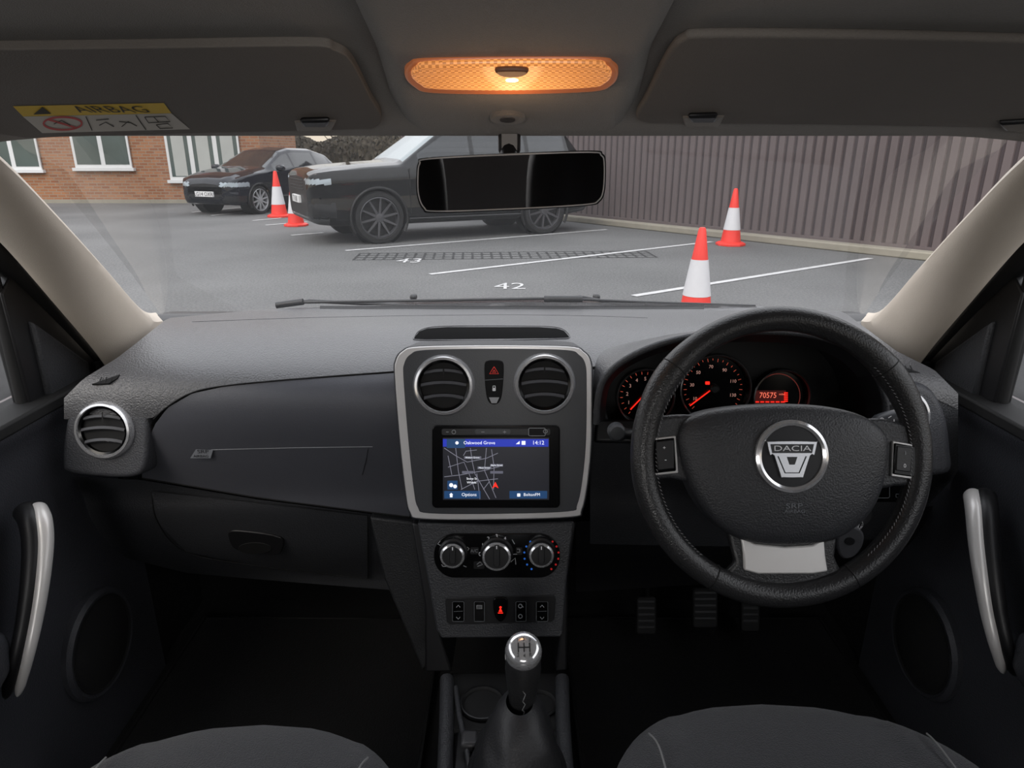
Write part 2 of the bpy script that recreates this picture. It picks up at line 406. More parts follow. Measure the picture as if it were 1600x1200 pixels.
def vent(fr,px,py,r,c=0):
    k=fr.k(px,py)*r/46.0
    b=lathe('air_vent',fr,px,py,[(41*r/46,c+.004),(38*r/46,c+.001),(30*r/46,c+.0006),(0,c+.0005)],vblk,dash,label='round black air vent with chrome ring',c=c+.008)
    lathe('vent_ring',fr,px,py,[(39.5*r/46,c),(39.5*r/46,c+.008),(41*r/46,c+.011),(44.5*r/46,c+.0105),(47.5*r/46,c+.005),(48*r/46,c)],chrome,b,c=c+.008,seg=64)
    lathe('inner_ring',fr,px,py,[(35.5*r/46,c),(36*r/46,c+.007),(40*r/46,c+.0085),(40*r/46,c)],gblk,b,c=c+.008)
    a0,b0=fr.hit(px,py,c+.008); vs=[];fs=[]
    for dy in (-19,0,18):
        hw=math.sqrt(36**2-dy*dy)*.98; n=12; base=len(vs)
        for i in range(n+1):
            t=-1+2*i/n; x=hw*t; bow=-4*(1-t*t)+(2 if dy>0 else 0)
            for (ddy,cc) in ((-3,c+.001),(-3.5,c+.006),(.5,c+.0085),(2.0,c+.0075),(2.2,c+.001)):
                vs.append(fr.w(a0+x*k,b0-(dy+bow+ddy)*k,cc))
        for i in range(n):
            for j in range(4): fs.append((base+i*5+j,base+(i+1)*5+j,base+(i+1)*5+j+1,base+i*5+j+1))
    mk('vent_vanes',vs,fs,blk2,b,ang=50)
    lines('vent_divider',fr,[[(px,py-30*r/46),(px,py-12*r/46)]],2.2,c+.0095,vblk,b)
vent(lf,160,673,45); vent(rf,1408,653,44)
# ---- centre stack
CP=tilt(772,675,.965,12)
outer=cr2([(617,590),(618,565),(629,549),(655,542),(772,540),(888,542),(912,550),(923,566),(925,600),(924,690),(918,755),(909,797),(893,808),(772,812),(660,811),(641,801),(634,770),(625,690)],5)
plate('centre_stack_body',CP,[(772+(x-772)*1.012,676+(y-676)*1.012) for x,y in outer],-.12,-.002,lower,dash,bevel=.004)
plate('silver_surround',CP,outer,-.01,.007,silver,dash,bevel=.002,seg=3,label='satin silver surround')
inner=[(773+(x-772)*.93 +1.5,674+(y-676)*.95) for x,y in outer]
cpan=plate('centre_panel',CP,inner,0,.0078,pfront,dash,bevel=.0008)
vent(CP,693,603,46,.0075); vent(CP,851,601,46,.0075)
hz=plate('hazard_switch_panel',CP,cr2([(757,570),(762,564),(772,563),(782,564),(787,570),(786,600),(783,622),(777,631),(767,631),(761,622),(758,600)],3),.006,.011,hblk,dash,bevel=.001)
plate('switch_base',CP,[(764,621),(780,621),(776,630),(768,630)],.0108,.0115,greyp,hz)
lines('hazard_symbol',CP,[[(772,573),(765,584),(779,584),(772,573)],[(772,578),(769.5,582),(774.5,582),(772,578)]],1.1,.0118,M('hazard_red',(190,40,30),.5,emit=.4),hz)
lines('button_gap',CP,[[(758,594),(786,592)]],.9,.0116,dgrey,hz)
flat('lock_symbol',CP,[rrect(769.5,606,774.5,611,1)],.0118,white,hz); lines('lock_symbol',CP,[[(770,606),(770.5,603),(773.5,603),(774,606)]],1,.0118,white,hz)
# infotainment
iu=plate('infotainment_unit',CP,rrect(675,665,875,794,7),.006,.0125,gblk,dash,bevel=.0015,label='gloss black touchscreen navigation unit')
flat('display',CP,[[(692,684),(858,684),(858,781),(692,781)]],.013,disp_bg,iu)
flat('display_title_bar',CP,[[(692,686),(857,686),(857,698),(692,698)]],.0132,blue_bar,iu)
for q in (rrect(694,767,751,779,1),rrect(796,767,855,779,1),rrect(699,751,715,765,1),rrect(698,686,727,700,1)): flat('display_button',CP,[q],.0133,blue_but,iu)
txt('Oakwood Grove',CP,749,692,5,disp_w,iu,.0136); txt('14:12',CP,841,692,6,disp_w,iu,.0136); txt('Options',CP,733,773,5,disp_w,iu,.0136); txt('BoltonFM',CP,831,773,4.6,disp_w,iu,.0136)
rd=[[(694,700),(712,712),(730,722),(760,716),(778,708)],[(700,730),(725,722),(735,745),(742,765)],[(712,700),(716,735),(722,765)],[(735,700),(738,722),(742,740),(765,780)],[(760,700),(757,735),(775,778)],[(694,745),(720,742),(757,735),(784,728)],[(720,765),(745,752),(778,748)],[(768,702),(772,730),(771,765)],[(745,740),(750,780)],[(724,712),(728,705),(745,703)],[(700,712),(706,742)],[(755,765),(765,752)]]
lines('map_roads',CP,rd,.9,.0133,road_m,iu)
flat('map_print',CP,[rrect(725,713,752,717,.5),rrect(746,729,768,733,.5),rrect(766,725,786,729,.5),rrect(766,736,786,740,.5),rrect(722,736,740,740,.5)],.0135,M('map_label_grey',(105,106,120),.5,emit=.5),iu)
txt('Welton Grove',CP,738,715,2.6,disp_w,iu,.0137); txt('Mary Street',CP,757,731,2.6,disp_w,iu,.0137);txt('Alpha Street',CP,776,727,2.6,disp_w,iu,.0137)
txt('Stone St',CP,737,748,3.4,disp_w,iu,.0137); txt('Whittle',CP,737,754,3.4,disp_w,iu,.0137)
flat('position_arrow',CP,[[(774,753),(779,763),(774,760),(769,763)]],.0137,red_e,iu)
for q in (ell(714,692,2.6,2.6,10),[(702,773),(705,770),(708,773),(707,773),(707,777),(703,777),(703,773)],ell(705,758,3.2,3.2,10),ell(711,760,3,3,10),[(806,694),(812,689),(812,694)],rrect(815,689,821,695,.5),rrect(808,771,813,776,.5)):
    flat('display_icon',CP,[q],.0137,disp_w,iu)
o=plate('button_strip',CP,rrect(690,670,860,680,3),.0125,.0135,blk,iu,bevel=.0004)
plate('volume_rocker',CP,rrect(742,671,798,679,3),.0125,.0145,M('button_grey',(58,60,63),.4),iu,bevel=.0006)
plate('usb_slot',CP,rrect(826,669,852,681,2),.0125,.0142,vblk,iu,bevel=.0003)
for q in ([(697,675),(701,675)],[(752,675),(757,675)],[(786,675),(791,675)],[(788.5,672.8),(788.5,677.2)],rrect(826,669,852,681,2)+[(852,679)],ell(709,675,3,3,10)+[(712,675)],ell(852,674,3,3,12)+[(855,674)]): lines('printed_mark',CP,[q],.9,.0147,greyp,iu)
# ---- lower stack
low=[(652,817),(772,820),(897,815),(893,850),(886,905),(880,990),(877,996),(690,998),(682,985),(668,905)]
ls=plate('lower_stack_panel',CP,low,-.2,.0,lower,dash,bevel=.003)
for pts in ([(643,818),(656,818),(672,905),(690,1000),(706,1050),(664,1050),(664,950)],[(893,818),(900,816),(888,905),(886,1000),(886,1048),(868,1050),(874,1000)]):
    plate('stack_side_cheek',CP,pts,-.2,-.004,blk,dash,bevel=.003)
plate('console_side_panel',tilt(610,860,1.03,8),[(577,808),(650,816),(668,900),(690,1010),(660,1050),(640,1000),(600,905)],-.05,0,M('side_panel_plastic',(36,37,39),.5,bump=.5,bscale=400),dash,bevel=.004)
cl=plate('climate_panel',CP,rrect(678,834,875,903,33,10),-.001,.003,gblk,dash,bevel=.001)
for kx,ky,rr in ((707,868,22),(776,869,25),(846,867,22)):
    kb=lathe('climate_knob',CP,kx,ky,[(rr,.003),(rr,.006),(rr-3,.008),(rr-4,.020),(rr-6,.023),(0,.0235)],blk,dash,label='round black climate knob with chrome ring',c=.018)
    lathe('knob_ring',CP,kx,ky,[(rr-4.5,.017),(rr-3.2,.019),(rr-3.8,.0225),(rr-6.5,.0238),(rr-7,.0232)],chrome,kb,c=.018)
    plate('knob_grip',CP,rrect(kx-5,ky-rr+8,kx+5,ky+rr-8,4),.022,.027,blk,kb,bevel=.001)
    lines('knob_pointer',CP,[[(kx,ky-rr+9),(kx,ky-rr+14)]],1.6,.0275,white,kb)
def arcpts(cx,cy,r,a0,a1,n): return [(cx+r*math.cos(math.radians(a0+(a1-a0)*i/(n-1))),cy-r*math.sin(math.radians(a0+(a1-a0)*i/(n-1)))) for i in range(n)]
for x,y in arcpts(846,867,27,130,235,6): flat('blue_dot',CP,[ell(x,y,1.7,1.7,8)],.0035,blue_d,cl)
for x,y in arcpts(846,867,27,50,-55,6)+[(710,845),(776,842)]: flat('red_dot',CP,[ell(x,y,1.7,1.7,8)],.0035,red_d,cl)
for s,x,y in (('0',750,866),('1',754,852),('2',763,842),('3',776,838),('4',789,842)): txt(s,CP,x,y,6,white,cl,.0036)
txt('A/C',CP,741,861,5,greyp,cl,.0036)
for q in ([(708,841),(712,844),(708,847)],[(688,845),(684,850),(690,853)],[(730,855),(733,857),(731,860)],[(690,882),(692,885),(697,885)],[(724,884),(729,886)],[(745,882),(750,878),(754,882),(746,885)],[(795,858),(798,852)],[(800,843),(804,850)],[(800,866),(808,866)],[(798,878),(805,872),(806,882)],[(808,858),(812,858),(812,863),(808,863)]): lines('printed_mark',CP,[q],1.2,.0036,greyp,cl)
for q in (rrect(735,855,748,866,2),rrect(740,877,757,889,2),rrect(806,855,816,867,2)): flat('button_cap',CP,[q],.0032,M('cap_black',(24,24,26),.3),cl)
sp_=plate('switch_panel',CP,[(697,934),(865,930),(868,936),(866,968),(862,972),(703,976),(698,972),(696,940)],-.001,.002,blk,dash,bevel=.001)
for i,cx in enumerate((716,749,782,814,847)):
    if i==2:
        w=plate('hazard_button',CP,cr2([(771,938),(782,934),(793,938),(791,962),(782,972),(773,962)],4),.001,.006,gblk,dash,bevel=.001)
        flat('warning_symbol',CP,[[(782,949),(785,956),(779,956)],ell(782,949,2,2,8),[(778,957),(786,957),(786,958.5),(778,958.5)]],.0065,red_e,w)
    else:
        w=plate('rocker_switch',CP,rrect(cx-9,940,cx+9,971,2),.001,.005,gblk,dash,bevel=.001)
        lines('switch_outline',CP,[rrect(cx-9,940,cx+9,971,2)+[(cx+9,969)],[(cx-7,955.5),(cx+7,955)]] if i in (0,4) else [rrect(cx-8,940,cx+8,971,2)+[(cx+8,969)]],.7,.0056,dgrey,w)
        lines('switch_symbol',CP,[[(cx-3,949),(cx,945.5),(cx+3,949)],[(cx-3,964),(cx,967.5),(cx+3,964)]] if i in (0,4) else ([[(cx-4,946),(cx+4,946),(cx+4,951),(cx-4,951),(cx-4,946)],[(cx-4,948.5),(cx+4,948.5)]] if i==1 else [ell(cx-1,947,3,3,10)+[(cx+2,947)],ell(cx-1,963,3,3,10)+[(cx+2,963)],[(cx,945),(cx+4,949)]]),1.1,.0057,greyp,w)
# ---- binnacle
arc=[(932,662),(934,625),(944,592),(975,563),(1030,538),(1100,523),(1190,518),(1270,524),(1325,543),(1362,575),(1382,620),(1384,665)]
A2=cr([(a,b,0) for a,b in arc],6)
YF=.955
fp=[atY(p[0],p[1],YF) for p in A2]
cxc=sum(p.x for p in fp)/len(fp); czc=fp[0].z
rows=[]
for i in range(9):
    t=i/8; r=[]
    for p in fp:
        zb=max(H-.42,min(p.z,H-.325)); Y=YF+.20*t
        z=p.z*(1-t**1.6)+zb*t**1.6
        r.append(Vector((p.x,Y,z)))
    rows.append(r)
hood=grid('binnacle_hood',rows,pad,dash)
rows=[]
for i in range(7):
    t=i/6; r=[]
    s=1-.075*min(1,t*6)-.02*t
    for p in fp: r.append(Vector((cxc+(p.x-cxc)*s,YF-.004+.005*min(1,t*5)+.11*t,czc+(p.z-czc)*(s-.06*min(1,t*6)-.03*t))))
    rows.append(r)
grid('binnacle_inner_shroud',rows,blk,hood)
tube('binnacle_lip',fp,.005,lower,hood,seg=10)
GP=tilt(1110,603,1.06,8)
gc=plate('instrument_cluster',GP,[(935,680),(935,590),(1000,545),(1100,530),(1300,530),(1375,570),(1378,680)],-.01,0,vblk,dash,label='black instrument cluster with orange-lit dials')
plate('cluster_base_lip',tilt(1150,668,.99,30),[(930,690),(932,655),(1382,655),(1386,700)],-.02,0,blk,dash,bevel=.004)
numm=M('dial_numeral',(225,170,155),.5,emit=.35)
odom=M('odometer_numeral',(255,120,95),.5,emit=.9)
def gauge(cx,cy,r,name='gauge_dial'):
    g=lathe(name,GP,cx,cy,[(r,.0),(r,.014),(r-2,.016),(r-4,.012),(r-5,.004),(0,.004)],gblk,gc)
    lathe('dial_bezel',GP,cx,cy,[(r-1,.0155),(r,.018),(r-1.5,.019),(r-3,.016)],M('dial_bezel_metal',(120,120,122),.3,.9),g)
    return g
g=gauge(1114,606,53)
tk=[]
for i in range(27):
    a=225-270*i/26; tk.append([arcpts(1114,606,46,a,a,2)[0],arcpts(1114,606,43 if i%2 else 41,a,a,2)[0]])
lines('dial_ticks',GP,tk,.8,.005,orange_e,g)
for i,s in enumerate(('10','30','50','70','90','110','130')):
    a=211-i*(270*20/135.0)*.965; x,y=arcpts(1114,606,33,a,a,2)[0]; txt(s,GP,x,y,5,numm,g,.005)
lines('needle',GP,[[(1110,610),(1078,634)]],2.0,.008,red_e,g); lathe('needle_cap',GP,1114,606,[(7,.004),(7,.012),(5,.014),(0,.014)],blk,g)
flat('warning_lamp',GP,[rrect(1102,596,1109,601,1)],.006,red_e,g)
g=gauge(1006,618,44)
tk=[]
for i in range(15):
    a=230-210*i/14; tk.append([arcpts(1006,618,37,a,a,2)[0],arcpts(1006,618,33,a,a,2)[0]])
lines('dial_ticks',GP,tk,.9,.005,orange_e,g)
for i,s in enumerate(('1','2','3','4','5','6')):
    a=205-i*30; x,y=arcpts(1006,618,26,a,a,2)[0]; txt(s,GP,x,y,5.5,numm,g,.005)
lines('needle',GP,[[(1004,620),(985,640)]],2.0,.008,red_e,g)
g=gauge(1216,618,42)
txt('70575',GP,1200,618,8.5,odom,g,.0062,sx=.9); txt('miles',GP,1222,616,3.2,odom,g,.0062)
flat('odometer_window',GP,[[(1178,610),(1228,610),(1228,632),(1178,632)]],.0045,M('odometer_red',(70,18,15),.5,emit=.5),g)
lines('fuel_arc',GP,[arcpts(1216,618,34,150,-40,24)],1.4,.0055,M('dim_red_arc',(150,60,50),.5,emit=.2),g)
flat('fuel_scale',GP,[[(1180+i*8,627),(1186+i*8,627),(1186+i*8,629),(1180+i*8,629)] for i in range(6)]+[[(1225,613+i*3.2),(1231,613+i*3.2),(1231,615+i*3.2),(1225,615+i*3.2)] for i in range(5)],.0062,red_e,g)
# ---- stalks & column
tube('column_shroud',[atY(1235,730,.85),atY(1232,740,.93),atY(1228,748,1.02)],[.055,.065,.075],blk,dash,seg=24)
stm=M('stalk_grey',(60,62,65),.4)
tube('indicator_stalk',cr([atY(1130,690,.92),atY(1040,682,.92),atY(985,678,.91),atY(958,676,.90)],5),[.008]*12+[.011,.012,.012,.011],blk,dash,seg=14)
LSF=tilt(962,676,.885,5); lathe('stalk_end',LSF,964,676,[(13,-.012),(13,.0),(10,.003),(0,.004)],stm,dash)
tube('wiper_stalk',cr([atY(1300,690,.92),atY(1350,668,.91),atY(1385,655,.90),atY(1420,648,.895)],5),[.008]*8+[.011]*8,stm,dash,seg=14)
WF=tilt(1385,655,.885,5); lines('stalk_print',WF,[ell(1378,656,3,3,10)+[(1381,656)],[(1388,653),(1393,650)],ell(1383,664,3,3,8)+[(1386,664)],[(1397,655),(1397,660)]],1.2,.003,white,dash)
KF=tilt(1400,770,1.0,8)
plate('switch_block',KF,rrect(1365,752,1412,785,4),-.02,.004,gblk,dash,bevel=.002)
lines('switch_block_print',KF,[rrect(1366,754,1390,778,3)+[(1390,775)],[(1400,772),(1408,772),(1408,777),(1400,777),(1400,772)]],.9,.0048,dgrey,dash)
lathe('ignition_barrel',tilt(1340,800,.93,5),1345,806,[(16,-.04),(16,0),(13,.004),(5,.004),(0,.002)],blk,dash)

# ============================================================ STEERING WHEEL
SW=Fr(CAM+ray(1220,713)*.855,(0,-math.cos(math.radians(20)),math.sin(math.radians(20))))
sw=top('steering_wheel','black leather three-spoke steering wheel with round chrome badge','steering wheel',SW.o)
KW=SW.k(1220,713)
Rm=216.5*KW
ring=[SW.w(Rm*math.cos(a),Rm*math.sin(a),0) for a in [2*math.pi*i/144 for i in range(144)]]
def rimr(i):
    a=360*i/144
    return .0156+.0022*(math.exp(-((a-35)/14)**2)+math.exp(-((a-145)/14)**2))
tube('rim',ring,[rimr(i) for i in range(144)],leather,sw,closed=True,seg=28)
for a0,a1 in ((-50,45),(135,230)):
    vs=[];fs=[]
    for a in np.arange(a0,a1,1.8):
        a_=math.radians(a); b_=math.radians(a+1.1); q=len(vs)
        for (t,s) in ((a_,.0132),(b_,.0150),(b_,.0158),(a_,.0140)):
            vs.append(SW.w((Rm-s)*math.cos(t),(Rm-s)*math.sin(t),.0112))
        fs.append((q,q+1,q+2,q+3))
    mk('rim_stitching',vs,fs,M('rim_thread_grey',(125,125,126),.8),sw)
for a in (40,140,240,300):
    t=math.radians(a); c=SW.w(Rm*math.cos(t),Rm*math.sin(t),0); e1=SW.u*math.cos(t)+SW.v*math.sin(t)
    rr=.0159 if a>200 else .0176
    tube('rim_seam',[c+e1*rr*math.cos(q)+SW.n*rr*math.sin(q) for q in [2*math.pi*i/24 for i in range(24)]],.0008,vblk,sw,closed=True,seg=6)
hub=cr([(1061,700,0),(1062,672,0),(1074,655,0),(1110,641,0),(1170,633,0),(1238,631,0),(1300,636,0),(1352,650,0),(1384,675,0),(1390,705,0),(1382,760,0),(1360,805,0),(1320,838,0),(1280,850,0),(1228,853,0),(1180,850,0),(1140,835,0),(1105,805,0),(1078,760,0)],5,True)
hx,hy=1226,735
rows=[]
for s,c in [(1.0,-.02),(1.0,.004),(.99,.010),(.965,.0145),(.92,.018),(.8,.0215),(.6,.025),(.35,.0275),(.12,.028)]:
    r=[]
    a0,b0=SW.hit(hx,hy,.012)
    for p in hub:
        a,b=SW.hit(p[0],p[1],.012)
        r.append(SW.w(a0+(a-a0)*s,b0+(b-b0)*s,c))
    rows.append(r)
hubo=grid('airbag_cover',rows,hubm,sw,closed=True,caps=True,ang=50)
plate('spoke',SW,cr2([(1000,668),(1028,652),(1080,648),(1120,660),(1120,750),(1082,754),(1050,748),(1006,742)],4),-.012,.005,hubm,sw,bevel=.005,seg=4)
plate('spoke',SW,cr2([(1446,668),(1415,662),(1370,654),(1340,670),(1345,758),(1375,764),(1400,760),(1438,752)],4),-.012,.005,hubm,sw,bevel=.005,seg=4)
plate('spoke',SW,[(1135,820),(1310,820),(1305,870),(1320,905),(1300,925),(1150,925),(1130,900),(1150,880)],-.012,.002,leather,sw,bevel=.004,seg=3)
plate('silver_spoke_trim',SW,[(1158,838),(1180,850),(1228,855),(1270,852),(1288,842),(1290,868),(1294,893),(1270,897),(1185,897),(1163,891),(1162,866)],-.0,.006,silver2,sw,bevel=.002,label='brushed silver lower spoke trim')
b1=plate('cruise_buttons',SW,[(1010,686),(1056,681),(1060,739),(1020,743)],.002,.009,silver,sw,bevel=.001)
plate('button',SW,[(1013,689),(1054,684),(1057,736),(1022,740)],.008,.011,gblk,b1,bevel=.002)
plate('button_cap',SW,[(1025,690),(1052,687),(1054,732),(1028,735)],.010,.0125,blk,b1,bevel=.001)
txt('+',SW,1038,700,6,white,b1,.0132); txt('-',SW,1040,718,8,white,b1,.0132)
b2=plate('speed_limiter_buttons',SW,[(1395,689),(1441,697),(1434,750),(1393,744)],.002,.009,silver,sw,bevel=.001)
plate('button',SW,[(1398,692),(1438,699),(1431,746),(1396,741)],.008,.011,gblk,b2,bevel=.002)
plate('button_cap',SW,[(1402,697),(1426,701),(1423,738),(1400,735)],.010,.0125,blk,b2,bevel=.001)
txt('I',SW,1415,708,6,greyp,b2,.0132); txt('0',SW,1414,728,6,white,b2,.0132)
HB=.0275
bd=lathe('badge',SW,1238,713,[(53,HB-.004),(55.5,HB),(55,HB+.004),(50.5,HB+.0055),(46.5,HB+.004),(46,HB)],chrome,sw,label='round chrome badge ring',c=HB+.004,seg=64)
lathe('badge_disc',SW,1238,713,[(48,HB),(46,HB+.002),(0,HB+.003)],M('badge_disc_dark',(34,35,38),.4,spec=.3),bd,c=HB+.004)
c=HB+.006
plate('badge_emblem',SW,cr2([(1199,691),(1200,690),(1238,689),(1276,690),(1277,691),(1273,710),(1271,711),(1266,712),(1256,743),(1252,746),(1224,746),(1220,743),(1210,712),(1205,711),(1203,710)],2),HB+.001,c,bchrome,bd,bevel=.0012,seg=3)
flat('emblem_inset',SW,[[(1204,694),(1272,694),(1269,708),(1207,708)]],c+.0005,gblk,bd)
lines('emblem_groove',SW,[[(1216,713),(1227,739),(1249,739),(1260,713)]],1.6,c+.0006,gblk,bd)
flat('emblem_inset',SW,[[(1230,714),(1246,714),(1242,726),(1234,726)]],c+.0006,gblk,bd)
txt('DACIA',SW,1238,701,8.5,M('badge_letter_silver',(215,215,218),.4,.3),bd,c+.0012,sx=1.6)
txt('SRP',SW,1241,791,8,dgrey,sw,.0272,sx=1.5); txt('AIRBAG',SW,1242,799,5,dgrey,sw,.0272,sx=1.3)
# key
KF2=tilt(1330,840,.90,3)
ky=top('car_key','black plastic key fob hanging from the ignition','key',KF2.o)
kb=plate('key_fob',KF2,cr2([(1308,850),(1314,830),(1326,822),(1342,826),(1351,838),(1346,858),(1332,872),(1316,872)],4),-.006,.006,M('key_black',(74,74,77),.35),ky,bevel=.003)
k0=KF2.hit(1335,818)
tube('key_ring',[KF2.w(k0[0]+.010*math.cos(t),k0[1]+.010*math.sin(t),.004) for t in [2*math.pi*i/20 for i in range(20)]],.0014,chrome,ky,closed=True,seg=6)
plate('key_button',KF2,ell(1328,846,8,6,16),.005,.0075,blk,ky)
tube('key_blade',[KF2.h(1336,828),KF2.h(1342,808)],.004,chrome,ky,seg=8)

# ============================================================ CONSOLE + GEAR
cz=H-.785
con=top('centre_console','black plastic centre console with storage tray and cup holder','centre console',(-.02,.6,cz-.1))
boxw('console_body',(-.086,.12,H-1.0),(.076,.80,cz-.02),blk,con,bevel=.008)
for xs in ([(-.104,.88),(-.094,.75),(-.080,.5),(-.080,.12)],[(.080,.88),(.074,.75),(.072,.5),(.072,.12)]):
    tube('console_rail',cr([(x,y,cz-.014) for x,y in xs],6),.011,lower,con,seg=12)
tube('tray_edge',cr([(-.088,.86,cz-.012),(-.078,.80,cz-.008),(-.060,.72,cz-.006),(-.045,.62,cz-.006)],6),.004,lower,con,seg=8)
boxw('console_front_tray',(-.10,.78,cz-.06),(.078,.90,cz-.018),vblk,con,bevel=.004)
CF=Fr((0,.8,cz-.018),(0,0.0001,1)); CF.u=Vector((1,0,0)); CF.v=Vector((0,1,0)); CF.n=Vector((0,0,1))
lathe('cup_holder',CF,0,0,[(.034,.004),(.032,.006),(.029,.004),(.028,.001),(0,.001)],vblk,con,units='m',ctr=(-.045,.03))
lathe('cup_holder',CF,0,0,[(.028,.004),(.025,.006),(.022,.004),(.021,.001),(0,.001)],vblk,con,units='m',ctr=(.042,.03))
lathe('cup_holder_ring',CF,0,0,[(.035,.003),(.034,.0065),(.032,.007),(.031,.004)],blk,con,units='m',ctr=(-.045,.03))
boxw('socket_cover',(-.072,.735,cz-.012),(-.047,.763,cz+.004),M('socket_grey',(60,60,62),.4),con,bevel=.005)
gl=top('gear_lever','chrome-topped gear lever with black leather gaiter','gear lever',(.012,.70,cz))
rows=[]
bc=Vector((.008,.655,cz-.008)); tcn=atY(812,1096,.70)
for i in range(21):
    t=i/20; c_=bc.lerp(tcn,t); r=[]
    w=.060*(1-t)**.6+.021
    for j in range(48):
        a=2*math.pi*j/48; e=abs(math.cos(a))**4+abs(math.sin(a))**4
        sq=(1/e**.25)*(1-t)+t
        wr=1+.06*math.sin(5*a+6*t)*math.sin(math.pi*t)+.05*math.sin(t*30+2*math.sin(a*2))*(1-t)
        r.append(c_+Vector((math.cos(a)*w*sq*wr*.84,math.sin(a)*w*sq*wr*1.1,0)))
    rows.append(r)
grid('gear_gaiter',rows,gleath,gl,closed=True,ang=70)
kc=atY(818,1018,.695)
KG=Fr(kc,Vector((.01,-.16,1)))
lathe('gear_knob_grip',KG,0,0,[(.0,-.106),(.0165,-.105),(.0175,-.092),(.0185,-.075),(.0212,-.05),(.0228,-.03),(.022,-.015),(.0195,-.005),(.0,-.004)],leather,gl,units='m',ctr=(0,0))
KN=Fr(kc,Vector((.02,-.58,.81)))
gk=lathe('gear_knob',KN,0,0,[(.0195,-.024),(.0215,-.021),(.0226,-.010),(.0230,.000),(.0222,.008),(.0205,.0135),(.018,.0165),(.014,.0182),(.008,.019),(0,.0192)],chrome,gl,units='m',ctr=(0,0),label='polished chrome gear knob top')
lathe('knob_collar',KN,0,0,[(.0205,-.027),(.0225,-.025),(.0228,-.022),(.0215,-.020)],silver,gl,units='m',ctr=(0,0))
def kn(x,y): return KN.w(x,y,.0197)
vs=[];fs=[]
def kl(x0,y0,x1,y1,w=.0007):
    d=Vector((x1-x0,y1-y0)).normalized(); n=Vector((-d.y,d.x))*w; q=len(vs)
    for p in ((x0+n.x,y0+n.y),(x0-n.x,y0-n.y),(x1-n.x,y1-n.y),(x1+n.x,y1+n.y)): vs.append(kn(*p))
    fs.append((q,q+1,q+2,q+3))
for x in (-.007,0,.007): kl(x,-.0055,x,.0055)
kl(-.007,0,.007,0)
mk('shift_pattern',vs,fs,vblk,gk,smooth=False)
for s,x,y in (('1',-.0075,.009),('3',0,.010),('5',.0075,.009),('2',-.0075,-.009),('4',0,-.010),('R',.0075,-.009)):
    V,Fc=textmesh(s,.0062); mk('lettering',[kn(x+v[0],y+v[1]) for v in V],Fc,vblk,gk,smooth=False)
tube('grip_stitching',[KG.w(0.002*math.sin(i*2.1),-.0188-.0035*math.sin(math.pi*i/10),-.094+i*.006) for i in range(11)],.0007,stitch,gl,seg=5)

# ============================================================ SEATS
def seat(cx,yf,ztop,hw,lab):
    s=top('front_seat',lab,'car seat',(cx,.35,H-1.0),group='front seats')
    def fn(p):
        q=p.copy(); b=max(0,(abs(p.x)-.11))/.09
        if p.z>0:
            q.z+=.012*min(1,b)-.012*max(0,-p.y/.26)-.02*max(0,p.y/.27-.5)
            if abs(p.x)<.13: q.z-=.003
        q.x*=1-.08*max(0,p.y/.26)**2
        if p.y>0: q.y-=.05*(p.x/hw)**2*p.y/.27
        return q
    sell('seat_cushion',(cx,yf-.27,ztop-.085),(hw,.27,.075),fabric,s,e=.5,nu=64,nv=32,fn=fn)
    for sx in (-1,1):
        tube('cushion_piping',cr([(cx+sx*(hw-.065),yf-.085,ztop-.020),(cx+sx*(hw-.07),yf-.12,ztop-.008),(cx+sx*(hw-.07),yf-.22,ztop-.006)],6),.0011,stitch,s,seg=6)
    sell('seat_base',(cx,yf-.27,ztop-.2),(hw-.04,.2,.09),vblk,s,e=.3)
    def fb(p):
        q=p.copy(); q.y-= (p.z+.3)*.35
        if abs(p.x)>.13 and p.y>0: q.y+=.03
        return q
    sell('seat_backrest',(cx,yf-.53,ztop+.28),(hw,.06,.31),fabric2,s,e=.45,fn=fb)
    sell('headrest',(cx,yf-.78,ztop+.65),(.13,.05,.09),fabric2,s,e=.6)
    for sx in (-.05,.05): tube('headrest_post',[(cx+sx,yf-.76,ztop+.52),(cx+sx,yf-.78,ztop+.62)],.006,chrome,s,seg=8)
seat(-.296,.65,H-.598,.206,'dark grey cloth front passenger car seat')
seat(.308,.68,H-.596,.220,'dark grey cloth driver seat facing the steering wheel')

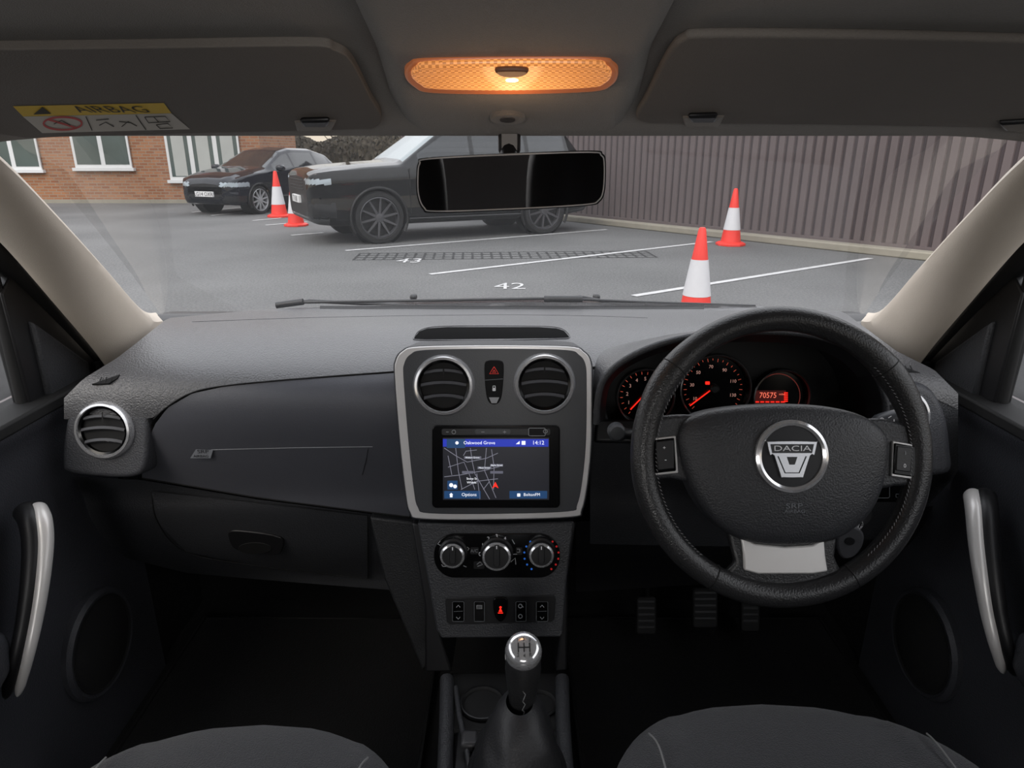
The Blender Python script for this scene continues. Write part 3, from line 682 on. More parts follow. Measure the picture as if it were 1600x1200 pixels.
# ============================================================ DOORS
def door(sg,nm):
    X=lambda v:sg*v
    dr=top(nm,'grey plastic door card with silver pull handle, '+('steering wheel side' if sg>0 else 'glovebox side'),'car door',(X(.76),.6,H-1.0),kind='structure')
    ys=np.linspace(.05,1.16,60); zs=np.linspace(-.378,-1.02,60)
    rows=[]
    for z in zs:
        r=[]
        for y in ys:
            x=.742
            x-=.016*math.exp(-((z+.385)/.03)**2)
            x-=.028*math.exp(-((z+.60)/.07)**2)*(1/(1+math.exp((y-.80)/.05)))
            x-=.018*(1/(1+math.exp((z+.70)/.02)))*(1/(1+math.exp((.72-y)/.04)))
            x-=.035*(1/(1+math.exp((z+.86)/.02)))*(1/(1+math.exp((y-.78)/.03)))
            r.append(Vector((X(x),y,H+z)))
        rows.append(r)
    grid('door_card',rows,doorp,dr,solid=0)
    sell('armrest',(X(.725),.52,H-.655),(.045,.27,.045),doorp,dr,e=.5,label='moulded grey armrest')
    boxw('window_sill_trim',(min(X(.725),X(.80)),.05,H-.392),(max(X(.725),X(.80)),1.16,H-.372),rubber,dr,bevel=.004)
    boxw('door_outer_skin',(min(X(.80),X(.82)),.05,H-1.05),(max(X(.80),X(.82)),1.25,H-.38),bonnetm,dr)
    if sg<0: hp=[(55,792),(66,812),(70,850),(66,905),(57,965),(43,1030),(27,1088)]
    else: hp=[(1520,770),(1523,795),(1527,850),(1534,905),(1543,960),(1555,1010),(1568,1052)]
    pts=cr([atX(p[0],p[1],X((.70,.678,.668,.665,.668,.676,.70)[i])) for i,p in enumerate(hp)],8)
    n=len(pts); rad=[(.0138-.0078*(i/(n-1)))*min(1,math.sqrt((i+.15)/3),math.sqrt((n-1-i+.15)/3)) for i in range(n)]
    tube('handle_backing',[p+Vector((X(.014),-.004,0)) for p in pts],[r*1.25 for r in rad],blk,dr,seg=16)
    tube('pull_handle',pts,rad,silver2,dr,seg=20,label='curved satin silver pull handle')
    sf=Fr((X(.718),.98,H-.812),(-sg,0,0))
    s=lathe('speaker_grille',sf,0,0,[(.082,-.02),(.086,.0),(.082,.008),(.078,.006),(.074,.007),(.03,.012),(0,.013)],spk,dr,units='m',ctr=(0,0),label='round perforated black speaker grille')
    lathe('speaker_ring',sf,0,0,[(.094,-.02),(.094,.002),(.088,.008),(.081,.006)],doorp,s,units='m',ctr=(0,0))
    for nm2,yz,xa,xb,mt,bv in (('mirror_sail_panel',[(1.19,-.40),(1.0,-.40),(.995,-.20),(1.03,-.17),(1.19,-.325)],.752,.78,blk,.003),('sail_panel_inset',[(1.15,-.385),(1.035,-.385),(1.035,-.25),(1.15,-.352)],.744,.76,lower,.005)):
        n=len(yz); vs=[(X(xa),y,H+z) for y,z in yz]+[(X(xb),y,H+z) for y,z in yz]
        mk(nm2,vs,[tuple(range(n)),tuple(range(2*n-1,n-1,-1))]+[(i,(i+1)%n,n+(i+1)%n,n+i) for i in range(n)],mt,dr,bevel=bv)
    tube('window_frame',cr([(X(.765),1.20,H-.36),(X(.757),1.03,H-.16),(X(.735),.86,H-.03),(X(.70),.6,H+.045),(X(.69),.1,H+.06)],8),.022,rubber,dr,seg=12)
    tube('window_seal',[(X(.765),1.0,H-.39),(X(.762),1.0,H-.14)],.009,rubber,dr,seg=8)
    vs=[(X(.775),1.0,H-.39),(X(.762),1.0,H-.15),(X(.74),.86,H-.03),(X(.71),.6,H+.04),(X(.70),.1,H+.05),(X(.775),.1,H-.39)]
    mk('window_glass',vs,[tuple(range(6))],sgm,dr,smooth=False)
    em=sell('wing_mirror',(X(.985),1.22,H-.375),(.115,.06,.075),blk,dr,e=.6,label='black exterior wing mirror')
    sell('mirror_face',(X(.985),1.165,H-.372),(.10,.012,.062),mirr,em,e=.5)
    tube('mirror_stalk',[(X(.80),1.17,H-.40),(X(.90),1.2,H-.40)],.02,blk,em)
door(-1,'door_1'); door(1,'door_2')

# ============================================================ PILLARS, ROOF
def pillar(sg,nm):
    A=[(.712,1.36,-.33),(.688,1.262,-.300),(.66,1.12,-.195),(.628,.98,-.10),(.600,.845,-.012),(.585,.74,.035),(.58,.6,.06)]
    B=[(.735,1.22,-.44),(.712,1.135,-.345),(.708,1.04,-.225),(.700,.94,-.112),(.69,.83,-.02),(.675,.7,.03),(.67,.55,.05)]
    A=cr(A,6);B=cr(B,6); rows=[]
    for a,b in zip(A,B):
        r=[]
        r.append(a+Vector((.03,.035,.01)))
        for j in range(11):
            t=j/10; p=a.lerp(b,t)
            bul=math.sin(math.pi*t)**.7*.026 if 0<j<10 else 0
            nn=Vector((-.62,-.6,-.3)).normalized()
            r.append(p+nn*bul)
        r.append(b+Vector((.03,.03,.01)))
        rows.append([Vector((sg*q.x,q.y,H+q.z)) for q in r])
    o=grid(nm,rows,pillm); tag(o,'pale grey windscreen pillar trim',kind='structure',cat='pillar trim')
pillar(-1,'trim_1'); pillar(1,'trim_2')
ysr=[.875,.86,.845,.80,.74,.68,.62,.55,.45,.3,.1,-.3,-.8,-1.2]
zr=[.045,.018,.016,.036,.060,.079,.093,.103,.110,.115,.118,.118,.11,.05]
rows=[]
for y,z in zip(ysr,zr):
    rows.append([Vector((x,y-.35*max(0,abs(x)-.45)**2,H+z-.30*max(0,abs(x)-.5)**1.6)) for x in np.linspace(-.72,.72,41)])
ce=grid('ceiling',rows,headl,solid=0); tag(ce,'grey-brown fabric car headliner',kind='structure',cat='headliner')
lx=T([(-30,520),(0,540),(100,590),(170,612),(190,622),(206,640)]); rx=T([(-30,1090),(0,1070),(100,1015),(170,996),(190,986),(206,975)])
rows=[]
for py in np.linspace(-60,205,30):
    a,b=lx(py),rx(py); r=[]
    for i in range(31):
        px=a+(b-a)*i/30; p=R(px,py,0)
        e=min(1,min(i,30-i)/2.0); p=p+Vector((0,0,.014*(1-e)**2)); r.append(p)
    rows.append(r)
oc=grid('trim_3',rows,headl,solid=.0); tag(oc,'raised overhead panel of the headliner around the lamp',kind='structure',cat='overhead panel')
def pyz(y1,z1,y2,z2):
    d=Vector((0,y1-y2,z1-z2)); return Fr((0,(y1+y2)/2,H+(z1+z2)/2),(0,d.z,-d.y))
LF=pyz(.70,.050,.64,.070)
lamp=top('roof_lamp','oval amber-lit interior roof lamp with central switch','interior lamp',LF.o)
plate('lamp_frame',LF,cr2([(632,121),(640,106),(665,98),(800,95),(935,96),(958,105),(966,119),(957,135),(925,145),(800,149),(675,147),(645,137)],5),-.004,.006,lensrim,lamp,bevel=.003,seg=3)
plate('lamp_lens',LF,cr2([(642,121),(649,110),(672,104),(800,101),(928,102),(949,109),(956,119),(948,131),(920,139),(800,143),(680,141),(654,133)],5),.004,.010,lens,lamp,bevel=.003,seg=3,label='glowing ribbed amber lens')
plate('lamp_switch',LF,cr2([(774,112),(800,110.5),(825,112),(820,119),(808,122),(791,122),(780,119)],4),.009,.014,M('switch_brown',(120,80,58),.5),lamp,bevel=.002)
plate('bulb',LF,ell(800,126,10,2.6,16),.0095,.0105,bulb,lamp)
PF=pyz(.80,.030,.76,.037)
mb=top('microphone_cover','small oval fabric-coloured cover in the overhead panel','sensor cover',PF.o)
plate('cover',PF,ell(793,188,28,8),-.003,.004,headl,mb,bevel=.002); plate('grille',PF,ell(793,188,12,4),.003,.005,M('cover_grey',(80,76,74),.6),mb)
VF=pyz(.83,.020,.62,.078)
def visor(pts,lab):
    v=top('sun_visor',lab,'sun visor',VF.h(pts[0][0],pts[0][1]),group='sun visors')
    plate('visor_board',VF,cr2(pts,6),-.004,.004,visorm,v,bevel=.0035,seg=5)
    return v
lv=visor([(-150,80),(0,78),(250,75),(480,72),(525,80),(550,98),(580,155),(596,183),(585,200),(540,203),(250,210),(0,217),(-160,222)],'grey-brown vinyl sun visor with yellow airbag warning label')
rv=visor([(1760,70),(1600,65),(1350,59),(1110,57),(1065,64),(1040,90),(1010,150),(994,180),(1005,192),(1060,194),(1300,196),(1600,202),(1760,206)],'plain grey-brown vinyl sun visor')
for vv,x,y in ((lv,492,197),(rv,1098,190)):
    plate('visor_clip',VF,[(x-32,y-6),(x+34,y-7),(x+26,y+9),(x-28,y+9)],-.002,.006,headl,vv,bevel=.002)
    plate('visor_clip_pin',VF,[(x-24,y-6),(x+24,y-7),(x+20,y+3),(x-18,y+3)],.004,.010,blk,vv,bevel=.003)
plate('visor_end_cap',VF,[(1560,195),(1640,190),(1640,212),(1570,206)],.002,.009,blk,rv,bevel=.003)
lb=flat('warning_label',VF,[[(20,166),(256,161),(268,177),(36,182)]],.0046,yellow,lv,label='yellow and white airbag warning label')
flat('label_lower',VF,[[(36,182.3),(268,177.3),(297,202),(66,208)]],.0046,labelw,lb)
lbk=M('label_black',(40,36,24),.7)
txt('AIRBAG',VF,174,171.5,10,lbk,lb,.0052,sx=2.3)
flat('label_symbol',VF,[[(66,167),(80,178),(52,179)]],.0052,lbk,lb)
lines('label_pictogram',VF,[ell(98,193,30,10,24)+[(128,193)],[(76,187),(120,200)]],3,.0052,labelr,lb)
lines('label_pictogram',VF,[[(84,194),(96,188),(110,196)],[(134,182),(144,204)],[(150,188),(170,186)],[(155,196),(165,191),(178,198)],[(186,190),(205,192)],[(190,198),(200,190),(214,197)],[(212,180),(228,203)],[(226,183),(258,182),(266,190),(232,192),(226,183)],[(244,195),(262,193),(270,200),(250,201),(244,195)],[(240,182.5),(248,191)]],1.4,.0052,lbk,lb)

# ============================================================ WINDSCREEN
rows=[]
for i in range(13):
    t=i/12; r=[]
    for j in range(25):
        s=-1+2*j/24; w=.625+(.715-.625)*t
        y=.875+(1.36-.875)*t+.03*(1-s*s); z=.045-.36*t+.02*math.sin(math.pi*t)
        r.append(Vector((s*w,y,H+z)))
    rows.append(r)
ws=grid('window_1',rows,wsm); tag(ws,'large curved clear windscreen glass',kind='structure',cat='windscreen')
MF=tilt(798,285,.80,-3,2)
im=top('rear_view_mirror','black-framed interior rear-view mirror on a short stem','rear-view mirror',MF.o)
mo=cr2([(650,275),(653,254),(668,246),(800,239),(925,235),(942,240),(947,252),(946,295),(938,315),(915,322),(800,329),(680,333),(660,327),(651,305)],5)
mh=plate('mirror_housing',MF,mo,-.03,.004,gblk,im,bevel=.003,seg=4,scale_back=.8)
mf=[(798+(x-798)*.98,284+(y-284)*.94) for x,y in mo]
plate('mirror_face',MF,mf,.003,.0055,mirr,im)
tube('mirror_face_edge',[MF.h(x,y,.0055) for x,y in mf],.0008,greyp,im,closed=True,seg=6)
tube('mirror_stem',[MF.h(795,262,-.03),atY(795,232,.85),atY(795,212,.865)],.011,blk,im,seg=12)
boxw('mirror_mount',(-.016,.84,H-.004),(.010,.885,H+.022),blk,im,bevel=.004)

# ============================================================ BODY
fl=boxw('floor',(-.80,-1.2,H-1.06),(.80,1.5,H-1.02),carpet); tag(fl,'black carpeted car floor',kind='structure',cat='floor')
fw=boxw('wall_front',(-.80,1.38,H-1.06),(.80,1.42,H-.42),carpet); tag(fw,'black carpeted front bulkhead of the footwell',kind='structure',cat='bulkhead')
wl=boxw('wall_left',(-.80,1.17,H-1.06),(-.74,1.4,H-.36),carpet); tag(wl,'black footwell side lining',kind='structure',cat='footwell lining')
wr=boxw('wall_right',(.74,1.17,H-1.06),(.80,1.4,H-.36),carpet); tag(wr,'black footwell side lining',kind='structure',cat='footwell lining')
wb=boxw('wall_rear',(-.78,-1.25,H-1.06),(.78,-1.15,H-.20),M('rear_seat_cloth',(84,82,82),.9,bump=.4,bscale=300)); tag(wb,'dark rear seat back closing the cabin',kind='structure',cat='rear seat back')
for sx in (-1,1):
    o=boxw('wall_rear_%s'%('left' if sx<0 else 'right'),(min(sx*.76,sx*.80),-1.2,H-1.06),(max(sx*.76,sx*.80),.05,H-.38),doorp); tag(o,'dark rear cabin side lining',kind='structure',cat='cabin side')
    o=boxw('trim_%d'%(4 if sx<0 else 5),(min(sx*.60,sx*.80),-1.22,H-.38),(max(sx*.60,sx*.80),-1.02,H+.08),headl,bevel=.02); tag(o,'grey rear roof pillar trim',kind='structure',cat='pillar trim')
rows=[]
for i in range(10):
    t=i/9; y=1.44+1.0*t; r=[]
    for j in range(21):
        s=-1+2*j/20; r.append(Vector((s*.74,y-.12*s*s*t,H-.335-.19*t**1.6-.06*s*s)))
    rows.append(r)
bo=top('car_bonnet','dark red painted car bonnet with washer jets','bonnet',(0,1.9,H-.5))
grid('bonnet_panel',rows,bonnetm,bo)
rows=[[Vector((s*.74,y,H+z)) for s in np.linspace(-1,1,12)] for y,z in ((1.36,-.33),(1.38,-.322),(1.45,-.33))]
grid('scuttle_panel',rows,blk,bo)
for px in (646,932):
    p=atY(px,461,1.5); sell('washer_jet',(p.x,1.50,p.z-.004),(.008,.012,.007),blk,bo,e=.8)
for pts in ([(432,477),(460,473),(640,470),(870,466)],[(850,467),(890,467),(1000,472),(1180,478)]):
    wp=top('windscreen_wiper','thin black windscreen wiper resting at the base of the glass','wiper',atY(pts[0][0],pts[0][1],1.43),group='windscreen wipers')
    q=[atY(a,b,1.43) for a,b in pts]; tube('wiper_blade',cr(q,6),.003,blk,wp,seg=8)
    tube('wiper_arm',[q[0]+Vector((0,.015,-.004)),q[0].lerp(q[1],.9)+Vector((.03,.02,.000)),q[2]+Vector((0,.04,-.02))],.004,blk,wp,seg=8)
    tube('wiper_cap',[q[0],q[0]+(q[1]-q[0])*1.5+Vector((0,-.002,0))],.007,blk,wp,seg=10)
for px,py,w,h in ((1010,962,16,30),(1102,950,20,32),(1173,950,15,38)):
    pf=tilt(px,py,1.22,35)
    pd=top('foot_pedal','black rubber ribbed foot pedal in the driver footwell','pedal',pf.o,group='foot pedals')
    plate('pedal_pad',pf,rrect(px-w,py-h,px+w,py+h,6),-.008,.004,rubber,pd,bevel=.003)
    lines('pedal_ribs',pf,[[(px-w+4,py-h+8+i*10),(px+w-4,py-h+8+i*10)] for i in range(int(h/5)-1)],3,.0048,M('pedal_rib',(24,24,26),.5),pd)
    tube('pedal_arm',[pf.h(px,py-h+4,-.01),pf.h(px+2,py-h-60,-.06)],.008,vblk,pd,seg=8)
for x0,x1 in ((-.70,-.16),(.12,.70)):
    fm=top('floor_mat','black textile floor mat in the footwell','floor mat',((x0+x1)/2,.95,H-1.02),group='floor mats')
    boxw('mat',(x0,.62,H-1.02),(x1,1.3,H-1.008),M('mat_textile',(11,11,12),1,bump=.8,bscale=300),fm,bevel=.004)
    tube('mat_edging',[(x0,.62,H-1.01),(x1,.62,H-1.01),(x1,1.3,H-1.01),(x0,1.3,H-1.01)],.006,vblk,fm,closed=True,seg=6)

# ============================================================ EXTERIOR
gr=mk('ground',[(-60,-30,0),(60,-30,0),(60,60,0),(-60,60,0)],[(0,1,2,3)],asph,smooth=False); tag(gr,'grey asphalt car park surface',kind='structure',cat='ground')
def gline(p0,p1,w,lab):
    a=atZ(*p0);b=atZ(*p1); d=(b-a).normalized(); n=Vector((-d.y,d.x,0))*w/2; z=Vector((0,0,.006))
    o=mk('parking_line',[a+n+z,a-n+z,b-n+z,b+n+z],[(0,1,2,3)],linem,smooth=False); tag(o,lab,'road marking',group='painted bay lines')
for a,b in (((672,429),(1113,378)),((990,463),(1360,404)),((540,392),(948,359)),((415,352),(480,347)),((395,345),(440,341)),((330,337),(430,327)),((300,332),(400,322)),((455,368),(505,364))):
    gline(a,b,.085,'white painted parking bay line on asphalt')
for (px,py,body,sz) in ((797,448,'42',.36),(640,408,'43',.36)):
    p=atZ(px,py); V,Fc=textmesh(body,sz)
    q=mk('bay_number',[(p.x+v[0]*.95,p.y+v[1]*1.35,.006) for v in V],Fc,linem,smooth=False)
    tag(q,'worn white painted bay number on the asphalt','road marking',group='painted bay numbers')
dgm=M('grille_reflection_dark',(46,46,46),.7)  # dark grid laid on the ground to imitate the windscreen's grille reflection
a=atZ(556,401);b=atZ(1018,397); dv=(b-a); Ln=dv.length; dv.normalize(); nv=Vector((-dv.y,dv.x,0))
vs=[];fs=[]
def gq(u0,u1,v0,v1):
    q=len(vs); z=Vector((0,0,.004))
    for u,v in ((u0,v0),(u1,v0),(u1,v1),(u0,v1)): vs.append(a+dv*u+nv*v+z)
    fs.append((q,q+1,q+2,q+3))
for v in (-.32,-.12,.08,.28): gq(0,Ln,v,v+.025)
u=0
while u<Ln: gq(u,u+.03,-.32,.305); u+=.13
dgr=mk('grille_reflection',vs,fs,dgm,smooth=False); tag(dgr,'dark grid painted on the asphalt as a windscreen reflection','painted_reflection')
def cone(px,py,h,lab):
    p=atZ(px,py); s=h/.75
    c_=top('traffic_cone',lab,'traffic cone',p,group='traffic cones')
    f=Fr(p,(0,.0001,1)); f.u=Vector((1,0,0));f.v=Vector((0,1,0));f.n=Vector((0,0,1))
    R0=lambda z:(.135-.108*(z-.04)/.71)
    pr=[(R0(.04),.04),(R0(.22),.22),(R0(.5),.5),(R0(.73),.73),(.022,.748),(.012,.75),(0,.745)]
    lathe('cone_body',f,0,0,[(r*s,z*s) for r,z in pr],conered,c_,units='m',ctr=(0,0),seg=32)
    lathe('reflective_sleeve',f,0,0,[((R0(z)+.004)*s,z*s) for z in (.21,.211,.35,.499,.5)],conewhite,c_,units='m',ctr=(0,0),seg=32,label='white reflective sleeve')
    pts=ell(0,0,.2*s,.2*s,8,22.5,382.5)[:8]
    vs=[(p.x+x,p.y+y,0) for x,y in pts]+[(p.x+x,p.y+y,.03*s) for x,y in pts]+[(p.x+x*.8,p.y+y*.8,.05*s) for x,y in pts]
    fs=[tuple(range(8)),tuple(range(16,24))]+[(i,(i+1)%8,8+(i+1)%8,8+i) for i in range(8)]+[(8+i,8+(i+1)%8,16+(i+1)%8,16+i) for i in range(8)]
    mk('cone_base',vs,fs,conered,c_,bevel=.005)
cone(1141,383,.83,'orange-red and white traffic cone near the fence')
cone(1085,500,.77,'orange-red and white traffic cone standing on a bay line')
cone(437,339,.95,'orange-red and white traffic cone beside the navy hatchback')
cone(463,353,.85,'orange-red traffic cone partly hidden by the black SUV')
# fence
a=Vector((1.07,14.6,0));b=Vector((5.28,9.45,0)); d=(b-a).normalized(); nn=Vector((-d.y,d.x,0))
if nn.y>0: nn=-nn
s0=a-d*6.4; L=24; vs=[];fs=[]
pitch=.148; ns=int(L/pitch); hgt=2.9
for i in range(ns):
    for (u0,off) in ((0,.0),(.012,.022),(.100,.022),(.112,.0),):
        q=s0+d*(i*pitch+u0)+nn*off
        vs.append(q+Vector((0,0,.12))); vs.append(q+Vector((0,0,hgt)))
tot=len(vs)//2
for i in range(tot-1): fs.append((2*i,2*i+2,2*i+3,2*i+1))
fe=top('fence','tall grey-brown vertical steel panel fence along the car park','fence',s0)
mk('fence_panel',vs,fs,fencem,fe,smooth=False,recalc=False)
vs=[];fs=[]
for i in range(ns):
    q0=s0+d*(i*pitch+.113)+nn*.004; q1=s0+d*(i*pitch+.147)+nn*.004; k=len(vs)
    vs+=[q0+Vector((0,0,.12)),q1+Vector((0,0,.12)),q1+Vector((0,0,hgt)),q0+Vector((0,0,hgt))]; fs.append((k,k+1,k+2,k+3))
mk('fence_groove',vs,fs,M('fence_groove_dark',(62,54,56),.8),fe,smooth=False)
q0=s0;q1=s0+d*L; vs=[q0+nn*.04,q1+nn*.04,q1-nn*.05,q0-nn*.05]; vs=[v+Vector((0,0,.10)) for v in vs]+[v+Vector((0,0,.15)) for v in vs]
BX=[(0,1,2,3),(4,5,6,7),(0,1,5,4),(1,2,6,5),(2,3,7,6),(3,0,4,7)]
mk('fence_rail',vs,BX,fencem,fe,smooth=False)
vs=[q0+nn*.27,q1+nn*.27,q1+nn*.045,q0+nn*.045]; vs=[v.copy() for v in vs]+[v+Vector((0,0,.11)) for v in vs]
kb=mk('kerb',vs,BX,kerbm,bevel=.02); tag(kb,'pale concrete kerb at the foot of the fence','kerb')
# building
BY=19.2
bl=top('brick_building','red-brown brick building with white framed windows','building',(-12,BY,0))
xr=atY(414,300,BY).x
boxw('brick_wall',(-26,BY,0),(xr,BY+3.2,5.5),brick,bl)
boxw('brick_band',(-26,BY-.015,2.32),(xr+.015,BY+.01,2.45),redbrick,bl)
boxw('plinth',(-26,BY-.03,0),(xr+.02,BY+.01,.10),kerbm,bl)
BF=Fr((0,BY,0),(0,-1,0))
def hwin(x0,y0,x1,y1,n,open_c):
    a=BF.h(x0,y1);b=BF.h(x1,y0)
    X0,X1,Z0,Z1=a.x,b.x,a.z,b.z
    w=boxw('window',(X0,BY-.06,Z0),(X1,BY-.02,Z1),winframe,bl,label='white framed casement window')
    boxw('window_sill',(X0-.06,BY-.12,Z0-.08),(X1+.06,BY,Z0),winframe,w)
    for i in range(n):
        u0=X0+(X1-X0)*i/n+.07;u1=X0+(X1-X0)*(i+1)/n-.05
        boxw('window_pane',(u0,BY-.065,Z0+.08),(u1,BY-.055,Z1-.08),winglass,w)
        if open_c: boxw('blind',(u0+.1,BY-.07,Z0+.1),(u1-.1,BY-.062,Z1-.1),curtain,w)
hwin(-60,205,55,265,3,False); hwin(120,196,197,262,2,False); hwin(268,175,368,281,3,True)
rows=[]
for i in range(220):
    u=i/219; x=-9.2+10*u; r=[]
    for j in range(40):
        t=math.pi*j/39
        r.append(Vector((x+rng.uniform(-.05,.05),24.6-1.2*math.cos(t)+rng.uniform(-.1,.1),max(0,(1.80+.12*math.sin(u*17)+.08*math.sin(u*41))*max(0,math.sin(t))**.5+rng.uniform(-.07,.07)))))
    rows.append(r)
hd=grid('hedge',rows,hedgem,ang=10); tag(hd,'scruffy brown-green hedge behind the parked cars','hedge',kind='stuff')
for k,x in enumerate((-6.5,-3.0,0.5)):
    tr_=top('tree','bare winter tree rising behind the hedge','tree',(x,27.4,0),group='bare trees')
    tube('trunk',[(x,27.4,0),(x+.1,27.4,2),(x+.05,27.4,4)],[.14,.10,.07],barkm,tr_,seg=8)
    for i in range(22):
        z=1.3+i*.13; a_=rng.uniform(0,6.28); l=rng.uniform(.8,1.6)
        tube('branch',[(x+.08,27.4,z),(x+math.cos(a_)*l*.5,27.4+math.sin(a_)*l*.5,z+l*.4),(x+math.cos(a_)*l,27.4+math.sin(a_)*l,z+l*.9)],[.03,.018,.006],barkm,tr_,seg=5)

# ------------------------------------------------------------ cars
def smooth1(A,k):
    for _ in range(k):
        B=A.copy(); B[1:-1]=.25*A[:-2]+.5*A[1:-1]+.25*A[2:]; A=B
    return A
archm=M('arch_black',(14,14,15),.5)
def build_car(lab,stations,pos,yaw,paint,scr,wheels,wr,rimm,sidewin,wsx,rearx,nspoke,plate_t,front,group):
    cy_,sy_=math.cos(yaw),math.sin(yaw)
    def Wd(x,y,z): return Vector((pos[0]+x*cy_-y*sy_,pos[1]+x*sy_+y*cy_,z))
    c_=top('car',lab,'car',(pos[0],pos[1],0),group=group)
    st=np.array(stations)[::-1]
    xs=st[:,0]; NX=220; X=np.interp(np.linspace(0,1,NX),[0,.75,1],[xs[0],xs[-1]-.8,xs[-1]])
    cols=[smooth1(np.interp(X,xs,st[:,i]),3) for i in range(1,6)]
    SG=8
    def ringp(i):
        w,zb,be,tp,wt=[c[i] for c in cols]
        P=np.array([(0,zb),(w*.9,zb),(w*.97,zb+.08),(w,zb+.22),(w*.985,(zb+be)*.52),(w*1.0,be-.16),(w*.965,be),(wt+ (w-wt)*.08,tp-.045),(wt*.8,tp),(0,tp+.02)])
        t=np.arange(len(P)); tt=np.linspace(0,len(P)-1,(len(P)-1)*SG+1)
        Q=np.stack([np.interp(tt,t,P[:,0]),np.interp(tt,t,P[:,1])],1)
        return smooth1(Q,2)
    rings=[ringp(i) for i in range(NX)]; NR=len(rings[0])
    parts={'b':[], 'g':[], 's':[]}
    V=[]
    for i in range(NX):
        for (y,z) in rings[i]: V.append((X[i],y,z))
    for i in range(NX-1):
        xm=(X[i]+X[i+1])/2
        for j in range(NR-1):
            q=(i*NR+j,i*NR+j+1,(i+1)*NR+j+1,(i+1)*NR+j)
            m=np.mean([V[k] for k in q],axis=0)
            if m[1]>.45*cols[0][i] and any((m[0]-wx)**2+(m[2]-wr)**2<(wr*1.13)**2 for wx in wheels) : continue
            key='b'; seg=j/float(SG)
            if 6.12<seg<6.85 and any(a<xm<b for a,b in sidewin): key='g'
            elif 7.2<seg and (wsx[0]<xm<wsx[1]): key='s'
            elif 7.2<seg and (rearx[0]<xm<rearx[1]): key='g'
            else:
                for zi,(xa,ya,yb,za,zb_,mt,nmz) in enumerate(front['zones']):
                    if xm>xa and ya<m[1]<yb and za<m[2]<zb_: key='z%d'%zi
            parts.setdefault(key,[]).append(q)
    def emit(name,fl,m,parent):
        if not fl: return None
        used=sorted({k for q in fl for k in q}); idx={k:i for i,k in enumerate(used)}; n=len(used)
        vs=[Wd(*V[k]) for k in used]+[Wd(V[k][0],-V[k][1],V[k][2]) for k in used]
        fs=[tuple(idx[k] for k in q) for q in fl]+[tuple(idx[k]+n for k in q[::-1]) for q in fl]
        return clean(mk(name,vs,fs,m,parent,ang=60))
    body=emit('car_body',parts['b'],paint,c_)
    emit('side_windows',parts['g'],carglass,body); emit('windscreen',parts['s'],scr,body)
    for zi,zn in enumerate(front['zones']): emit(zn[6],parts.get('z%d'%zi),zn[5],body)
    for i in (0,NX-1):
        r=rings[i]; vs=[Wd(X[i],y,z) for y,z in r]+[Wd(X[i],-y,z) for y,z in r[::-1]]
        mk('bumper_face',vs,[tuple(range(len(vs)))],M('bumper_black',(16,17,19),.4),body)
    W=cols[0][NX//2]
    for wx in wheels:
        for s in (-1,1):
            f=Fr(Wd(wx,s*(W-.10),wr),Vector((-sy_*s,cy_*s,0)))
            t=lathe('wheel',f,0,0,[(wr*.70,-.13),(wr*.93,-.13),(wr,-.10),(wr,.06),(wr*.95,.095),(wr*.82,.10),(wr*.785,.085),(wr*.77,.02)],tyre,c_,units='m',ctr=(0,0),seg=40,label='wheel with multi-spoke alloy rim')
            lathe('wheel_rim',f,0,0,[(wr*.785,.085),(wr*.755,.09),(wr*.72,.07),(wr*.71,.0)],rimm,t,units='m',ctr=(0,0))
            lathe('brake_disc',f,0,0,[(wr*.74,.0),(wr*.45,.01),(0,.01)],vblk,t,units='m',ctr=(0,0))
            vs=[];fs=[]
            for k in range(nspoke):
                a=2*math.pi*k/nspoke+.2; ca,sa=math.cos(a),math.sin(a)
                b0=len(vs)
                for (r_,w_,z_) in ((.05*wr/.39,.020,.075),(wr*.74,.012,.087)):
                    for sd in (-1,1):
                        vs.append(f.w(r_*ca-sd*w_*sa,r_*sa+sd*w_*ca,z_)); vs.append(f.w(r_*ca-sd*w_*sa,r_*sa+sd*w_*ca,z_-.03))
                fs+=[(b0,b0+2,b0+6,b0+4),(b0,b0+4,b0+5,b0+1),(b0+2,b0+3,b0+7,b0+6)]
            mk('spokes',vs,fs,rimm,t,smooth=False)
            lathe('hub_cap',f,0,0,[(wr*.17,.06),(wr*.16,.085),(wr*.08,.09),(0,.09)],rimm,t,units='m',ctr=(0,0),seg=20)
            tube('wheel_arch',[Wd(wx+wr*1.13*math.cos(a),s*(W*.99),max(.16,wr+wr*1.13*math.sin(a))) for a in np.linspace(-.5,math.pi+.5,30)],.022,archm,body,seg=8)
            lathe('arch_liner',Fr(Wd(wx,s*(W-.32),wr),Vector((-sy_*s,cy_*s,0))),0,0,[(0,0),(wr*1.12,0),(wr*1.14,.22)],vblk,body,units='m',ctr=(0,0))
    for s in (-1,1):
        q=Wd(front['mx'],s*(W+.10),front['mz']); sell('door_mirror',q,(.10,.10,.07),paint,body,e=.7,nu=20,nv=12)
    ff=front; xf=ff['x']
    def fbox(name,x,y0,y1,z0,z1,m,th=.06,par=body):
        vs=[]
        for xx in (x-th,x):
            for (y,z) in ((y0,z0),(y1,z0),(y1,z1),(y0,z1)): vs.append(Wd(xx,y,z))
        return mk(name,vs,BX,m,par,bevel=.005)
    nb=fbox('number_plate',xf+.04,-.26,.26,ff['pz'],ff['pz']+.11,platem,.05)
    PFm=Fr(Wd(xf+.042,0,ff['pz']+.055),Vector((cy_,sy_,0)))
    V2,Fc=textmesh(plate_t,.12)
    mk('plate_lettering',[PFm.w(v[0]*.95,v[1],.003) for v in V2],Fc,vblk,nb,smooth=False)
    for k in range(ff.get('slats',0)):
        fbox('grille_slat',xf+.015,-ff['sw'],ff['sw'],ff['sz']+k*.045,ff['sz']+k*.045+.012,archm,.03)
